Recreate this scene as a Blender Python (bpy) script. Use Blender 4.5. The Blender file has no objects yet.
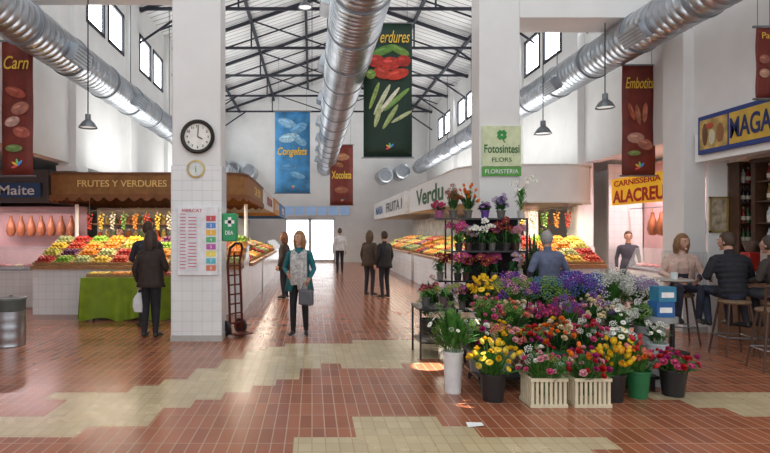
import bpy, bmesh, math, random
from mathutils import Vector, Matrix
random.seed(7)
S=bpy.context.scene; C=S.collection
F=556.0; VX=312.0; VY=232.0; EYE=1.63
R=math.radians; PI=math.pi
def W(px,py,D): return Vector(((px-VX)*D/F, D, EYE+(VY-py)*D/F))
ORD=['first','second','third','fourth','fifth','sixth','seventh','eighth','ninth','tenth','eleventh','twelfth','thirteenth','fourteenth','fifteenth','sixteenth']
# ---------------------------------------------------------------- materials
MC={}
def M(name,col,rough=.6,metal=0,var=.12,scale=9,emit=0,alpha=1,bump=0):
    if name in MC: return MC[name]
    m=bpy.data.materials.new(name); m.use_nodes=True; nt=m.node_tree; N=nt.nodes; L=nt.links
    b=N['Principled BSDF']; b.inputs['Roughness'].default_value=rough; b.inputs['Metallic'].default_value=metal
    tc=N.new('ShaderNodeTexCoord'); no=N.new('ShaderNodeTexNoise'); no.inputs['Scale'].default_value=scale; no.inputs['Detail'].default_value=4
    L.new(tc.outputs['Object'],no.inputs['Vector'])
    r=N.new('ShaderNodeValToRGB'); r.color_ramp.elements[0].position=.3; r.color_ramp.elements[1].position=.7
    r.color_ramp.elements[0].color=tuple(max(0,x*(1-var)) for x in col)+(1,)
    r.color_ramp.elements[1].color=tuple(min(1,x*(1+var)) for x in col)+(1,)
    L.new(no.outputs['Fac'],r.inputs['Fac']); L.new(r.outputs['Color'],b.inputs['Base Color'])
    if emit:
        L.new(r.outputs['Color'],b.inputs['Emission Color']); b.inputs['Emission Strength'].default_value=emit
    if alpha<1: b.inputs['Alpha'].default_value=alpha
    if bump:
        bp=N.new('ShaderNodeBump'); bp.inputs['Strength'].default_value=bump; bp.inputs['Distance'].default_value=.01
        L.new(no.outputs['Fac'],bp.inputs['Height']); L.new(bp.outputs['Normal'],b.inputs['Normal'])
    MC[name]=m; return m
def tiled(name,c1,c2,mortar,bw,rh,ms,rough,wall=False,offset=0,rvar=0):
    m=bpy.data.materials.new(name); m.use_nodes=True; nt=m.node_tree; N=nt.nodes; L=nt.links
    b=N['Principled BSDF']; b.inputs['Roughness'].default_value=rough
    tc=N.new('ShaderNodeTexCoord'); src=tc.outputs['Object']
    if wall:
        sp=N.new('ShaderNodeSeparateXYZ'); L.new(src,sp.inputs[0]); ad=N.new('ShaderNodeMath'); L.new(sp.outputs[0],ad.inputs[0]); L.new(sp.outputs[1],ad.inputs[1])
        cb=N.new('ShaderNodeCombineXYZ'); L.new(ad.outputs[0],cb.inputs[0]); L.new(sp.outputs[2],cb.inputs[1]); src=cb.outputs[0]
    br=N.new('ShaderNodeTexBrick'); br.offset=offset; br.inputs['Scale'].default_value=1
    br.inputs['Brick Width'].default_value=bw; br.inputs['Row Height'].default_value=rh; br.inputs['Mortar Size'].default_value=ms
    br.inputs['Mortar Smooth'].default_value=.2
    br.inputs['Color1'].default_value=(*c1,1); br.inputs['Color2'].default_value=(*c2,1); br.inputs['Mortar'].default_value=(*mortar,1)
    L.new(src,br.inputs['Vector'])
    no=N.new('ShaderNodeTexNoise'); no.inputs['Scale'].default_value=1.3; no.inputs['Detail'].default_value=5; L.new(tc.outputs['Object'],no.inputs['Vector'])
    mr=N.new('ShaderNodeMapRange'); mr.inputs[3].default_value=.78; mr.inputs[4].default_value=1.18; L.new(no.outputs['Fac'],mr.inputs[0])
    mx=N.new('ShaderNodeVectorMath'); mx.operation='SCALE'; L.new(br.outputs['Color'],mx.inputs[0]); L.new(mr.outputs[0],mx.inputs['Scale'])
    L.new(mx.outputs[0],b.inputs['Base Color'])
    if rvar:
        m2=N.new('ShaderNodeMapRange'); m2.inputs[3].default_value=rough-rvar; m2.inputs[4].default_value=rough+rvar; L.new(no.outputs['Fac'],m2.inputs[0]); L.new(m2.outputs[0],b.inputs['Roughness'])
    bp=N.new('ShaderNodeBump'); bp.inputs['Strength'].default_value=.4; bp.inputs['Distance'].default_value=.004; bp.invert=True
    L.new(br.outputs['Fac'],bp.inputs['Height']); L.new(bp.outputs['Normal'],b.inputs['Normal'])
    return m
WHITE=M('white_plaster',(.80,.80,.79),.75,0,.04,2)
CEIL=tiled('roof_boards',(.80,.80,.79),(.72,.72,.72),(.30,.31,.33),30,.30,.025,.7)
DARKST=M('dark_blue_steel',(.02,.023,.035),.5,.3)
STEEL=M('galvanised_steel',(.46,.49,.53),.34,.95,.22,4)
STEELD=M('galvanised_seam',(.26,.28,.31),.42,.9)
BLACK=M('black_paint',(.015,.015,.017),.45)
BROWN=M('brown_signboard',(.30,.13,.035),.6,0,.2)
WOODL=M('brown_ledge',(.36,.17,.07),.45,0,.2)
CREAMP=M('cream_plastic',(.74,.66,.47),.5)
GREENL=M('leaf_green',(.06,.20,.03),.55,0,.45,30)
GREEND=M('dark_leaf_green',(.02,.08,.018),.5,0,.45,30)
STEMG=M('stem_green',(.12,.26,.06),.6)
WTILE=tiled('white_wall_tile',(.80,.81,.81),(.77,.78,.79),(.58,.58,.57),.15,.15,.003,.22,True)
RTILE=tiled('terracotta_tile',(.37,.125,.060),(.27,.085,.042),(.50,.30,.20),.105,.33,.0055,.23,False,0,.09)
CTILE=tiled('cream_tile',(.58,.47,.29),(.50,.40,.24),(.42,.29,.17),.105,.165,.004,.26,False,0,.08)
PANE=M('daylit_frosted_glass',(.93,.97,1),.4,0,.01,2,emit=7.5)
GLASS=M('case_glass',(.75,.82,.86),.05,0,.02,2,alpha=.28)
# ---------------------------------------------------------------- mesh builder
class MB:
    def __init__(s): s.v=[];s.f=[];s.m=[]
    def add(s,vs,fs,mi=0,mat=None):
        n=len(s.v); s.v+=[(mat@Vector(p) if mat else Vector(p)) for p in vs]; s.f+=[tuple(i+n for i in f) for f in fs]; s.m+=[mi]*len(fs); return s
    def box(s,x0,x1,y0,y1,z0,z1,mi=0,mat=None):
        return s.add([(x0,y0,z0),(x1,y0,z0),(x1,y1,z0),(x0,y1,z0),(x0,y0,z1),(x1,y0,z1),(x1,y1,z1),(x0,y1,z1)],
            [(0,3,2,1),(4,5,6,7),(0,1,5,4),(1,2,6,5),(2,3,7,6),(3,0,4,7)],mi,mat)
    def lathe(s,prof,n=16,c=(0,0,0),mi=0,mat=None,sx=1,sy=1):
        vs=[];fs=[];rings=[]
        for r,z in prof:
            if abs(r)<1e-6: rings.append([len(vs)]); vs.append((c[0],c[1],c[2]+z))
            else:
                rings.append(list(range(len(vs),len(vs)+n)))
                for k in range(n):
                    a=2*PI*k/n; vs.append((c[0]+r*sx*math.cos(a),c[1]+r*sy*math.sin(a),c[2]+z))
        for A,B in zip(rings,rings[1:]):
            for k in range(n):
                k2=(k+1)%n
                if len(A)==1 and len(B)==1: continue
                if len(A)==1: fs.append((A[0],B[k2],B[k]))
                elif len(B)==1: fs.append((A[k],A[k2],B[0]))
                else: fs.append((A[k],A[k2],B[k2],B[k]))
        return s.add(vs,fs,mi,mat)
    def sph(s,c,r,n=12,m=8,mi=0,mat=None):
        if not isinstance(r,(tuple,list)): r=(r,r,r)
        prof=[(math.sin(PI*k/m) if 0<k<m else 0,-math.cos(PI*k/m)) for k in range(m+1)]
        T=Matrix.Translation(c)@Matrix.Diagonal((r[0],r[1],r[2],1))
        return s.lathe(prof,n,(0,0,0),mi,(mat@T if mat else T))
    def tube(s,path,rad,n=10,side=None,mi=0,caps=True):
        P=[Vector(p) for p in path]; K=len(P)
        rr=[(r if isinstance(r,(tuple,list)) else (r,r)) for r in (rad if isinstance(rad,list) else [rad]*K)]
        T=[]
        for i in range(K):
            t=(P[min(i+1,K-1)]-P[max(i-1,0)])
            T.append(t.normalized() if t.length>1e-9 else Vector((0,0,1)))
        ref=Vector(side) if side is not None else (Vector((1,0,0)) if abs(T[0].x)<.9 else Vector((0,1,0)))
        rings=[]; vs=[]
        def ring(p,t,a,b):
            nonlocal ref
            A=ref-t*ref.dot(t)
            if A.length<1e-4: A=t.orthogonal()
            A.normalize(); B=t.cross(A)
            if side is None: ref=A
            rings.append(list(range(len(vs),len(vs)+n)))
            for k in range(n):
                an=2*PI*k/n; vs.append(p+A*(a*math.cos(an))+B*(b*math.sin(an)))
        if caps:
            ring(P[0]-T[0]*min(rr[0])*.6,T[0],rr[0][0]*.6,rr[0][1]*.6)
        for i in range(K): ring(P[i],T[i],*rr[i])
        if caps: ring(P[-1]+T[-1]*min(rr[-1])*.6,T[-1],rr[-1][0]*.6,rr[-1][1]*.6)
        fs=[]
        for A,B in zip(rings,rings[1:]):
            for k in range(n): fs.append((A[k],A[(k+1)%n],B[(k+1)%n],B[k]))
        fs.append(tuple(reversed(rings[0]))); fs.append(tuple(rings[-1]))
        return s.add(vs,fs,mi)
    def bar(s,a,b,r,n=6,mi=0): return s.tube([a,b],r,n,None,mi,False)
    def ring(s,o,i,z0,z1,mi=0):
        n=len(o); vs=[(x,y,z0) for x,y in o]+[(x,y,z1) for x,y in o]+[(x,y,z0) for x,y in i]+[(x,y,z1) for x,y in i]
        fs=[]
        for k in range(n):
            q=(k+1)%n
            fs+=[(k,q,n+q,n+k),(2*n+q,2*n+k,3*n+k,3*n+q),(n+k,n+q,3*n+q,3*n+k),(q,k,2*n+k,2*n+q)]
        return s.add(vs,fs,mi)
    def prism(s,o,z0,z1,mi=0):
        n=len(o); vs=[(x,y,z0) for x,y in o]+[(x,y,z1) for x,y in o]
        return s.add(vs,[(k,(k+1)%n,n+(k+1)%n,n+k) for k in range(n)]+[tuple(reversed(range(n))),tuple(range(n,2*n))],mi)
    def mesh(s,name,mats,sharp=38):
        me=bpy.data.meshes.new(name); me.from_pydata([tuple(p) for p in s.v],[],s.f)
        for m in (mats if isinstance(mats,list) else [mats]): me.materials.append(m)
        me.polygons.foreach_set('material_index',s.m); me.polygons.foreach_set('use_smooth',[True]*len(s.f))
        me.set_sharp_from_angle(angle=R(sharp)); me.update(); return me
    def build(s,name,mats,parent=None,world=False,bevel=0,sharp=38,label=None):
        if world and parent is not None:
            l=parent.location; s.v=[v-l for v in s.v]
        o=bpy.data.objects.new(name,s.mesh(name,mats,sharp)); C.objects.link(o)
        if parent is not None: o.parent=parent
        if bevel:
            b=o.modifiers.new('b','BEVEL'); b.width=bevel; b.segments=2; b.limit_method='ANGLE'
        if label: o['label']=label
        return o
def rrect(x0,x1,y0,y1,r,n=6):
    p=[]
    for cx,cy,a0 in ((x1-r,y0+r,-90),(x1-r,y1-r,0),(x0+r,y1-r,90),(x0+r,y0+r,180)):
        for k in range(n+1):
            a=R(a0+90*k/n); p.append((cx+r*math.cos(a),cy+r*math.sin(a)))
    return p
def tag(o,label,cat,group=None):
    o['label']=label; o['category']=cat
    if group: o['group']=group
    return o
def thing(name,label,cat,loc=(0,0,0),rz=0,group=None):
    o=bpy.data.objects.new(name,None); C.objects.link(o); o.location=loc; o.rotation_euler=(0,0,rz); o.empty_display_size=.1
    return tag(o,label,cat,group)
def struct(name,mb,m,parent=None,bevel=0):
    o=mb.build(name,m,parent,bevel=bevel)
    if parent is None: o['kind']='structure'
    return o
def inst(name,me,loc,rz=0,parent=None,rot=None,sc=1):
    o=bpy.data.objects.new(name,me); C.objects.link(o); o.location=loc; o.rotation_euler=rot if rot else (0,0,rz)
    if sc!=1: o.scale=(sc,sc,sc)
    if parent: o.parent=parent
    return o
def text(s,parent,w,h,loc,rz,mt,name='lettering',world=True,shear=0,label=None,bold=0):
    cu=bpy.data.curves.new('t','FONT'); cu.body=s; cu.extrude=.002; cu.shear=shear; cu.offset=bold
    ob=bpy.data.objects.new('t',cu); C.objects.link(ob)
    dg=bpy.context.evaluated_depsgraph_get(); me=bpy.data.meshes.new_from_object(ob.evaluated_get(dg)); bpy.data.objects.remove(ob)
    xs=[v.co.x for v in me.vertices]; ys=[v.co.y for v in me.vertices]
    x0,x1,y0,y1=min(xs),max(xs),min(ys),max(ys)
    sx=(w/(x1-x0)) if w else None; sy=(h/(y1-y0)) if h else None
    if sx is None: sx=sy
    if sy is None: sy=sx
    Mx=Matrix.Rotation(rz,4,'Z')@Matrix.Rotation(PI/2,4,'X')
    for v in me.vertices:
        v.co=Mx@Vector(((v.co.x-(x0+x1)/2)*sx,(v.co.y-(y0+y1)/2)*sy,v.co.z))
    me.materials.clear(); me.materials.append(mt)
    o=bpy.data.objects.new(name,me); C.objects.link(o); o.parent=parent
    l=Vector(loc); o.location=l-parent.location if world else l
    if label: o['label']=label
    return o
def area(loc,sx,sy,e,col=(1,1,1),rot=(0,0,0)):
    l=bpy.data.lights.new('lamp','AREA'); l.shape='RECTANGLE'; l.size=sx; l.size_y=sy; l.energy=e; l.color=col
    o=bpy.data.objects.new('stall_or_fill_light',l); C.objects.link(o); o.location=loc; o.rotation_euler=rot; return o  # serves the stall lamps and the added up-facing fill lights

# ================================================================ SETTING
XL,XR,YB=-4.8,6.2,30.0
def inpoly(x,y,P):
    c=False; j=len(P)-1
    for i in range(len(P)):
        if (P[i][1]>y)!=(P[j][1]>y) and x<(P[j][0]-P[i][0])*(y-P[i][1])/(P[j][1]-P[i][1])+P[i][0]: c=not c
        j=i
    return c
POLY=[[(-60,420),(60,417),(60,396),(130,391),(175,378),(228,361),(260,348),(330,342),(440,341),(447,358),(400,366),(352,367),(345,362),(300,369),(300,378),(250,391),(165,410),(160,424),(85,428),(60,439),(-60,442)],
      [(305,470),(310,434),(350,432),(352,418),(430,415),(447,427),(482,433),(545,443),(612,443),(615,470)],
      [(640,397),(690,394),(800,391),(800,424),(705,407)]]
def floor():
    cs=.2475; nx=70; ny=140; x0=-9.3; y0=-4
    vs=[(x0+i*cs,y0+j*cs,0) for j in range(ny+1) for i in range(nx+1)]; mb=MB(); fs=[];mi=[]
    for j in range(ny):
        for i in range(nx):
            a=j*(nx+1)+i; fs.append((a,a+1,a+nx+2,a+nx+1))
            cx=x0+(i+.5)*cs; cy=y0+(j+.5)*cs; m=0
            if cy>3.4:
                px=VX+cx*F/cy; py=VY+EYE*F/cy
                if any(inpoly(px,py,P) for P in POLY): m=1
            mi.append(m)
    mb.add(vs,fs); mb.m=mi
    return struct('floor',mb,[RTILE,CTILE])
floor()
def clerestory(name,x0,x1,zb,starts,y0):
    mb=MB(); zt=8.0; wb,wt=6.1,7.15
    mb.box(x0,x1,y0,YB,zb,wb); mb.box(x0,x1,y0,YB,wt,zt)
    y=y0
    for a,b in starts:
        mb.box(x0,x1,y,a,wb,wt); y=b
    mb.box(x0,x1,y,YB,wb,wt)
    return struct(name,mb,WHITE)
LW=[];RW=[]
for k in range(5):
    a=11.75+3.7*k
    LW+=[(a,a+1.1),(a+1.32,a+2.42)]
    a=10.1+3.7*k
    RW+=[(a,a+1.1),(a+1.32,a+2.42)]
clerestory('wall_left',XL-.25,XL,3.0,LW,4.0)
clerestory('wall_right',XR,XR+.25,3.2,RW,4.0)
wn=0
for (x,lst) in ((XL-.04,LW),(XR+.04,RW)):
    for a,b in lst:
        wn+=1
        w=bpy.data.objects.new('window_%d'%wn,None); C.objects.link(w); w.location=(x,(a+b)/2,6.1); w['kind']='structure'
        h=(b-a)/2; f=MB()
        f.box(-.06,.06,-h,-h+.08,0,1.05); f.box(-.06,.06,h-.08,h,0,1.05)
        f.box(-.06,.06,-h,h,0,.08); f.box(-.06,.06,-h,h,.97,1.05)
        f.build('window_frame',DARKST,w)
        p=MB(); p.box(-.005,.005,-h+.07,h-.07,.07,.98); p.build('window_pane',PANE,w)
# back wall with door opening
mb=MB(); dx0,dx1,dz=W(285,0,YB).x,W(335,0,YB).x,2.38
mb.box(-9.3,dx0,YB,YB+.3,0,8); mb.box(dx1,8,YB,YB+.3,0,8); mb.box(dx0,dx1,YB,YB+.3,dz,8)
mb.add([(XL,YB,8),(XR,YB,8),(.7,YB,9.8),(XL,YB+.3,8),(XR,YB+.3,8),(.7,YB+.3,9.8)],[(0,1,2),(5,4,3),(0,2,5,3),(2,1,4,5)])
struct('wall_back',mb,WHITE)
DAY=M('daylight_door_glass',(.95,.98,1),.3,0,.01,2,emit=2.2)
TRN=M('transom_glass',(.25,.38,.6),.3,0,.1,2,emit=.35)
WF=M('white_frame',(.7,.72,.75),.5)
dw=(dx1-dx0)/2
for k in range(2):
    d=bpy.data.objects.new('door_%d'%(k+1),None); C.objects.link(d); d.location=(dx0+dw*(k+.5),YB+.1,0); d['kind']='structure'
    f=MB(); h=dw/2
    f.box(-h,-h+.08,-.03,.03,0,dz); f.box(h-.08,h,-.03,.03,0,dz); f.box(-h,h,-.03,.03,0,.14); f.box(-h,h,-.03,.03,dz-.1,dz)
    f.build('door_frame',WF,d)
    p=MB(); p.box(-h+.08,h-.08,-.005,.005,.14,dz-.1); p.build('door_pane',DAY,d)
    p=MB(); p.box(h-.2,h-.16,-.09,-.03,.9,1.3); p.build('door_handle',STEEL,d)
wx0,wx1=W(283,0,YB).x,W(350,0,YB).x; ww=(wx1-wx0)/6
for k in range(6):
    w=bpy.data.objects.new('window_%d'%(30+k),None); C.objects.link(w); w.location=(wx0+ww*(k+.5),YB-.03,2.5); w['kind']='structure'
    f=MB(); h=ww/2; f.box(-h,h,-.03,.03,0,.05); f.box(-h,h,-.03,.03,.5,.55); f.box(-h,-h+.06,-.03,.03,.05,.5); f.box(h-.06,h,-.03,.03,.05,.5)
    f.build('window_frame',WF,w)
    p=MB(); p.box(-h+.06,h-.06,-.005,.005,.05,.5); p.build('window_pane',TRN,w)
mb=MB(); mb.box(-9.3,-9.1,-3,YB,0,3.4); struct('wall_outer_left',mb,WHITE)
mb=MB(); mb.box(8.0,8.2,-3,YB,0,3.4); struct('wall_outer_right',mb,WHITE)
mb=MB(); mb.box(-9.3,XL-.25,4,YB,3.3,3.4); struct('ceiling_aisle_left',mb,WHITE)
mb=MB(); mb.box(XR+.25,8.2,4,YB,3.3,3.4); struct('ceiling_aisle_right',mb,WHITE)
# nave roof
mb=MB(); r0=10.0
for (xa,za,xb,zb) in ((XL-.25,7.9,.7,9.8),(.7,9.8,XR+.25,7.9)):
    mb.add([(xa,r0,za),(xb,r0,zb),(xb,YB,zb),(xa,YB,za),(xa,r0,za+.12),(xb,r0,zb+.12),(xb,YB,zb+.12),(xa,YB,za+.12)],[(0,3,2,1),(4,5,6,7),(0,1,5,4),(1,2,6,5),(2,3,7,6),(3,0,4,7)])
struct('ceiling',mb,CEIL)
tn=0
for s in (-1,1):
    for k in range(3):
        t=(k+.5)/3; x=.7+s*5.5*t; z=9.8-1.9*t-.06; tn+=1
        mb=MB(); mb.box(x-.05,x+.05,r0,YB,z-.1,z); struct('trim_%d'%tn,mb,DARKST)
D0=12.2
for k in range(6):
    y=D0+3.3*k; tn+=1; mb=MB()
    mb.bar((XL,y,7.85),(XR,y,7.85),.05); mb.bar((XL,y,7.8),(.7,y,9.7),.065); mb.bar((XR,y,7.8),(.7,y,9.7),.065)
    mb.bar((.7,y,7.85),(.7,y,9.7),.035)
    for s in (-1,1):
        x=.7+s*2.75; mb.bar((x,y,7.85),(x,y,8.78),.028); mb.bar((x,y,8.78),(.7,y,7.85),.028)
        mb.bar((.7+s*5.5,y,6.9),(.7+s*4.1,y,7.85),.035)
    struct('trim_%d'%tn,mb,DARKST)
    if k<5:
        tn+=1; mb=MB(); yy=y+1.65
        for s in (-1,1): mb.bar((.7+s*5.4,yy,7.86),(.7,yy,9.72),.03)
        struct('trim_%d'%tn,mb,DARKST)
tn+=1; mb=MB(); mb.box(3.46,XR,9.25,9.95,5.2,5.75); struct('trim_%d'%tn,mb,WHITE)
tn+=1; mb=MB(); mb.box(XL,-2.09,8.35,8.75,5.2,5.75); struct('trim_%d'%tn,mb,WHITE)

# ---- pillars
def pillar(x0,x1,y0,y1,z1,label,tile=1.0,name='pillar',z0=0):
    t=thing(name,label,'pillar',((x0+x1)/2,(y0+y1)/2,z0))
    m=MB(); hx=(x1-x0)/2; hy=(y1-y0)/2
    if z0:
        m.box(-hx,hx,-hy,hy,0,z1-z0); m.build('shaft',WHITE,t,bevel=.015)
        m=MB(); m.box(-hx-.03,hx+.03,-hy-.03,hy+.03,.0,.12); m.build('base_moulding',WHITE,t,bevel=.01); return t
    m.box(-hx,hx,-hy,hy,tile,z1); m.build('shaft',WHITE,t,bevel=.015)
    m=MB(); m.box(-hx-.012,hx+.012,-hy-.012,hy+.012,.09,tile); m.build('tiled_base',WTILE,t)
    m=MB(); m.box(-hx-.02,hx+.02,-hy-.02,hy+.02,0,.09); m.build('skirting',M('grey_skirting',(.45,.44,.42),.5),t)
    return t
CX0,CX1=-2.09,-1.36
pillar(CX0,CX1,8.3,8.75,8.2,'thick white pillar carrying the round clock and notice board',2.62)
pillar(2.78,3.46,9.25,9.7,8.2,'thick white pillar rising behind the flower stand',1.6)
for i,y in enumerate((11.25,14.6,18.3,22.0,25.7)):
    pillar(XL-.22,XL+.13,y-.25,y+.25,8.0,'white left wall pilaster, %s from the front of the hall'%ORD[i],1.3,'wall_pillar',2.83)
for i,y in enumerate((9.3,12.9,16.6,20.3,24.0)):
    pillar(XR-.17,XR+.2,y-.27,y+.27,8.0,'white right wall pillar, %s from the front, beside the shops'%ORD[i],1.3,'wall_pillar')

# ================================================================ DUCTS
def duct(x,z,r,y0,y1,label,step=1.5,outl=None):
    t=thing('air_duct',label,'air duct',(x,y0,z))
    m=MB(); L=y1-y0
    prof=[(r,0)]
    q=.0
    while q<L-.2:
        q+=.15; prof+=[(r,q-.012),(r+.004,q-.006),(r+.004,q),(r,q+.006)]
    prof.append((r,L))
    m.lathe(prof,40,(0,0,0),0,Matrix.Rotation(-PI/2,4,'X')); m.build('duct_tube',STEEL,t,sharp=60)
    q=.4
    while q<L:
        m=MB(); m.lathe([(r,-.02),(r+.018,-.018),(r+.018,.018),(r,.02)],40,(0,0,0),0,Matrix.Translation((0,q,0))@Matrix.Rotation(-PI/2,4,'X')); m.build('flange',STEELD,t,sharp=60)
        q+=step
    q=1.4
    if outl:
        while q<L-1:
            c=Matrix.Translation((0,q,0))@Matrix.Rotation(outl,4,'Y')
            m=MB(); m.box(-r-.12,-r+.05,-.28,.28,-.13,.13,0,c)
            for k in range(5): m.box(-r-.135,-r-.12,-.26,.26,-.11+.05*k-.008,-.11+.05*k+.008,1,c)
            m.build('air_outlet',[STEEL,STEELD],t); q+=3.1
    for k in range(6):
        yy=D0+3.3*k-y0
        if yy<L:
            m=MB(); m.bar((0,yy,r),(0,yy,7.82-z),.009,5); m.build('hanger_rod',DARKST,t)
    return t
duct(.70,5.05,.44,4.2,29.5,'widest spiral steel duct running down the middle of the hall',outl=R(20))
duct(-3.98,4.5,.31,4.2,28.0,'spiral steel air duct along the left wall below high windows',outl=R(200))
duct(5.38,4.9,.33,4.2,28.0,'spiral steel air duct along the right wall above the shops',outl=R(-30))
for i,(px,py,lb) in enumerate(((232,168,'short grey duct end on back wall, outermost left'),(248,171,'short grey duct end on back wall, nearer the blue banner'),(386,175,'short grey duct end on back wall beside red banner'),(403,171,'short grey duct end on back wall, outermost right'))):
    p=W(px,py,28.5); t=thing('duct_end',lb,'air duct',p,0)
    m=MB(); m.lathe([(.30,0),(.38,.02),(.38,1.49)],20,(0,0,0),0,Matrix.Rotation(-PI/2,4,'X')); m.build('duct_tube',STEEL,t)
    m=MB(); m.lathe([(0,.05),(.3,.04)],20,(0,0,0),0,Matrix.Rotation(-PI/2,4,'X')); m.build('duct_grille',STEELD,t)

# pendant lamps
def pendant(px,py,D,label,s=1,top=7.85):
    p=W(px,py,D); t=thing('pendant_lamp',label,'lamp',p,0,'industrial pendant lamps')
    m=MB(); m.lathe([(.20*s,0),(.19*s,.02),(.13*s,.12*s),(.06*s,.18*s),(.06*s,.3*s),(0,.32*s)],20); m.build('lamp_shade',M('grey_lamp_metal',(.22,.24,.26),.4,.6),t)
    m=MB(); m.lathe([(0,.01),(.17*s,.02)],20); m.build('bulb_glass',M('bulb_glass',(.9,.92,.9),.3,0,.02,2,emit=.6),t)
    m=MB(); m.bar((0,0,.3*s),(0,0,top-p.z),.01); m.build('cord',BLACK,t)
pendant(605,108,9.5,'grey pendant lamp hanging beside right red banner',.8,5.2)
pendant(543,134,11.5,'grey pendant lamp hanging right of the flower pillar',.9,8.3)
pendant(305,8,12.2,'black pendant lamp high left of the central duct',.8)
pendant(88,128,8.55,'grey pendant lamp hanging by left wall pillar',.7,5.2)

# ================================================================ BANNERS
def banner(px0,px1,py0,py1,D,bg,label,pics,top=None,name='hanging_banner'):
    a=W(px0,py0,D); b=W(px1,py1,D); w=b.x-a.x; h=a.z-b.z
    t=thing(name,label,'banner',((a.x+b.x)/2,D,b.z))
    m=MB(); n=12
    vs=[];fs=[]
    for j in range(n+1):
        for i in range(5):
            vs.append((-w/2+w*i/4,.008*math.sin(j*.9+i*.7),h*j/n))
    for j in range(n):
        for i in range(4): k=j*5+i; fs.append((k,k+1,k+6,k+5))
    m.add(vs,fs); o=m.build('banner_cloth',bg,t)
    sd=o.modifiers.new('s','SOLIDIFY'); sd.thickness=.006
    m=MB(); m.bar((-w/2-.04,0,h+.015),(w/2+.04,0,h+.015),.018); m.build('top_rod',STEELD,t)
    m=MB(); m.bar((-w/2-.04,0,-.015),(w/2+.04,0,-.015),.016); m.build('bottom_rod',STEELD,t)
    for s in (-1,1):
        m=MB(); m.bar((s*w*.4,0,h+.02),(s*w*.4,0,(top or 7.85)-b.z),.004,4); m.build('hanging_wire',BLACK,t)
    for q,(u,v,ru,rv,ang,col) in enumerate(pics):
        T=Matrix.Translation((-w/2+u*w,-.018-.001*q,h*(1-v)))@Matrix.Rotation(R(ang),4,'Y')
        m=MB(); m.sph((0,0,0),(ru*w,.003,rv*w),18,8,0,T); m.sph((-ru*w*.25,-.003,rv*w*.35),(ru*w*.45,.002,rv*w*.22),12,6,1,T)
        m.build('printed_picture',[M('print_%d%d%d'%tuple(int(c*99) for c in col),col,.6,0,.35,14),M('printl_%d%d%d'%tuple(int(c*99) for c in col),tuple(min(1,c*1.35+.04) for c in col),.6)],t)
    return t,w,h,o
YEL=M('yellow_print',(.80,.52,.06),.5); WHP=M('white_print',(.9,.9,.88),.5)
def spectrum(t,w,h):
    for i,c in enumerate(((.8,.1,.1),(.9,.5,.05),(.15,.6,.2),(.1,.3,.8))):
        a=R(200-i*50); m=MB(); m.sph((0,0,0),(.055,.004,.02),10,6,0,Matrix.Translation((w*.05+.05*math.cos(a),-.024,h*.07+.05*math.sin(a)))@Matrix.Rotation(-a,4,'Y')); m.build('printed_logo',M('logo%d'%i,c,.5),t)
t,w,h,o=banner(363.5,412,24,157,11.8,M('dark_green_banner',(.008,.035,.02),.6),'large dark green banner with tomatoes and leeks beside central duct',
    [(.42,.20,.28,.09,-20,(.10,.24,.03)),(.74,.20,.22,.08,25,(.15,.28,.04)),(.25,.28,.18,.13,0,(.45,.02,.01)),(.55,.30,.2,.14,0,(.55,.03,.015)),(.82,.28,.15,.12,0,(.42,.02,.01)),(.38,.37,.18,.12,20,(.5,.04,.015)),(.7,.38,.24,.11,-15,(.58,.04,.015)),(.15,.38,.1,.1,0,(.22,.36,.06)),
     (.22,.54,.30,.045,-70,(.30,.42,.10)),(.38,.57,.36,.05,-62,(.62,.66,.45)),(.52,.58,.36,.045,-52,(.70,.70,.52)),(.68,.57,.36,.05,-42,(.20,.36,.08)),(.3,.68,.28,.055,-75,(.45,.52,.25)),(.55,.70,.30,.05,-58,(.38,.5,.18)),(.78,.70,.25,.04,-30,(.5,.56,.3))])
text('Verdures',t,w*.70,.26,(w*.10,-.04,h*.90),0,YEL,world=False,shear=.35,bold=.005); spectrum(t,w,h)
t,w,h,o=banner(275,310,112,193,20,M('blue_banner',(.05,.24,.50),.6,0,.35,3),'sky blue banner hanging over the far left stalls',
    [(.35,.14,.28,.12,20,(.24,.46,.65)),(.68,.2,.26,.13,-25,(.14,.35,.58)),(.4,.32,.3,.13,-10,(.35,.56,.7)),(.72,.36,.2,.1,35,(.2,.42,.6)),(.4,.68,.25,.1,0,(.08,.27,.52)),(.65,.78,.22,.09,20,(.16,.38,.6))])
text('Congelats',t,w*.85,.36,(0,-.04,h*.5),0,YEL,world=False,shear=.3,bold=.02); spectrum(t,w,h)
RB=M('dark_red_banner',(.17,.022,.013),.6,0,.3,4)
t,w,h,o=banner(330,353,145,205,26,RB,'small dark red banner hanging at the far end of hall',
    [(.5,.2,.35,.16,0,(.45,.2,.1)),(.4,.33,.2,.1,20,(.3,.12,.05)),(.5,.75,.3,.15,0,(.3,.1,.05))])
text('Xocolata',t,w*.85,.36,(0,-.04,h*.5),0,YEL,world=False,bold=.02); spectrum(t,w,h)
t,w,h,o=banner(2,33,42,175,8.5,RB,'dark red banner at far left beside the steel duct',
    [(.45,.38,.35,.16,20,(.35,.07,.04)),(.6,.5,.3,.2,-20,(.42,.16,.11)),(.35,.6,.25,.16,-20,(.5,.3,.25)),(.65,.68,.28,.18,15,(.4,.1,.07)),(.4,.8,.28,.12,0,(.14,.22,.06))],5.2)
text('Carn',t,w*.8,.20,(0,-.04,h*.84),0,YEL,world=False,shear=.3,bold=.005); spectrum(t,w*.6,h)
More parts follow.
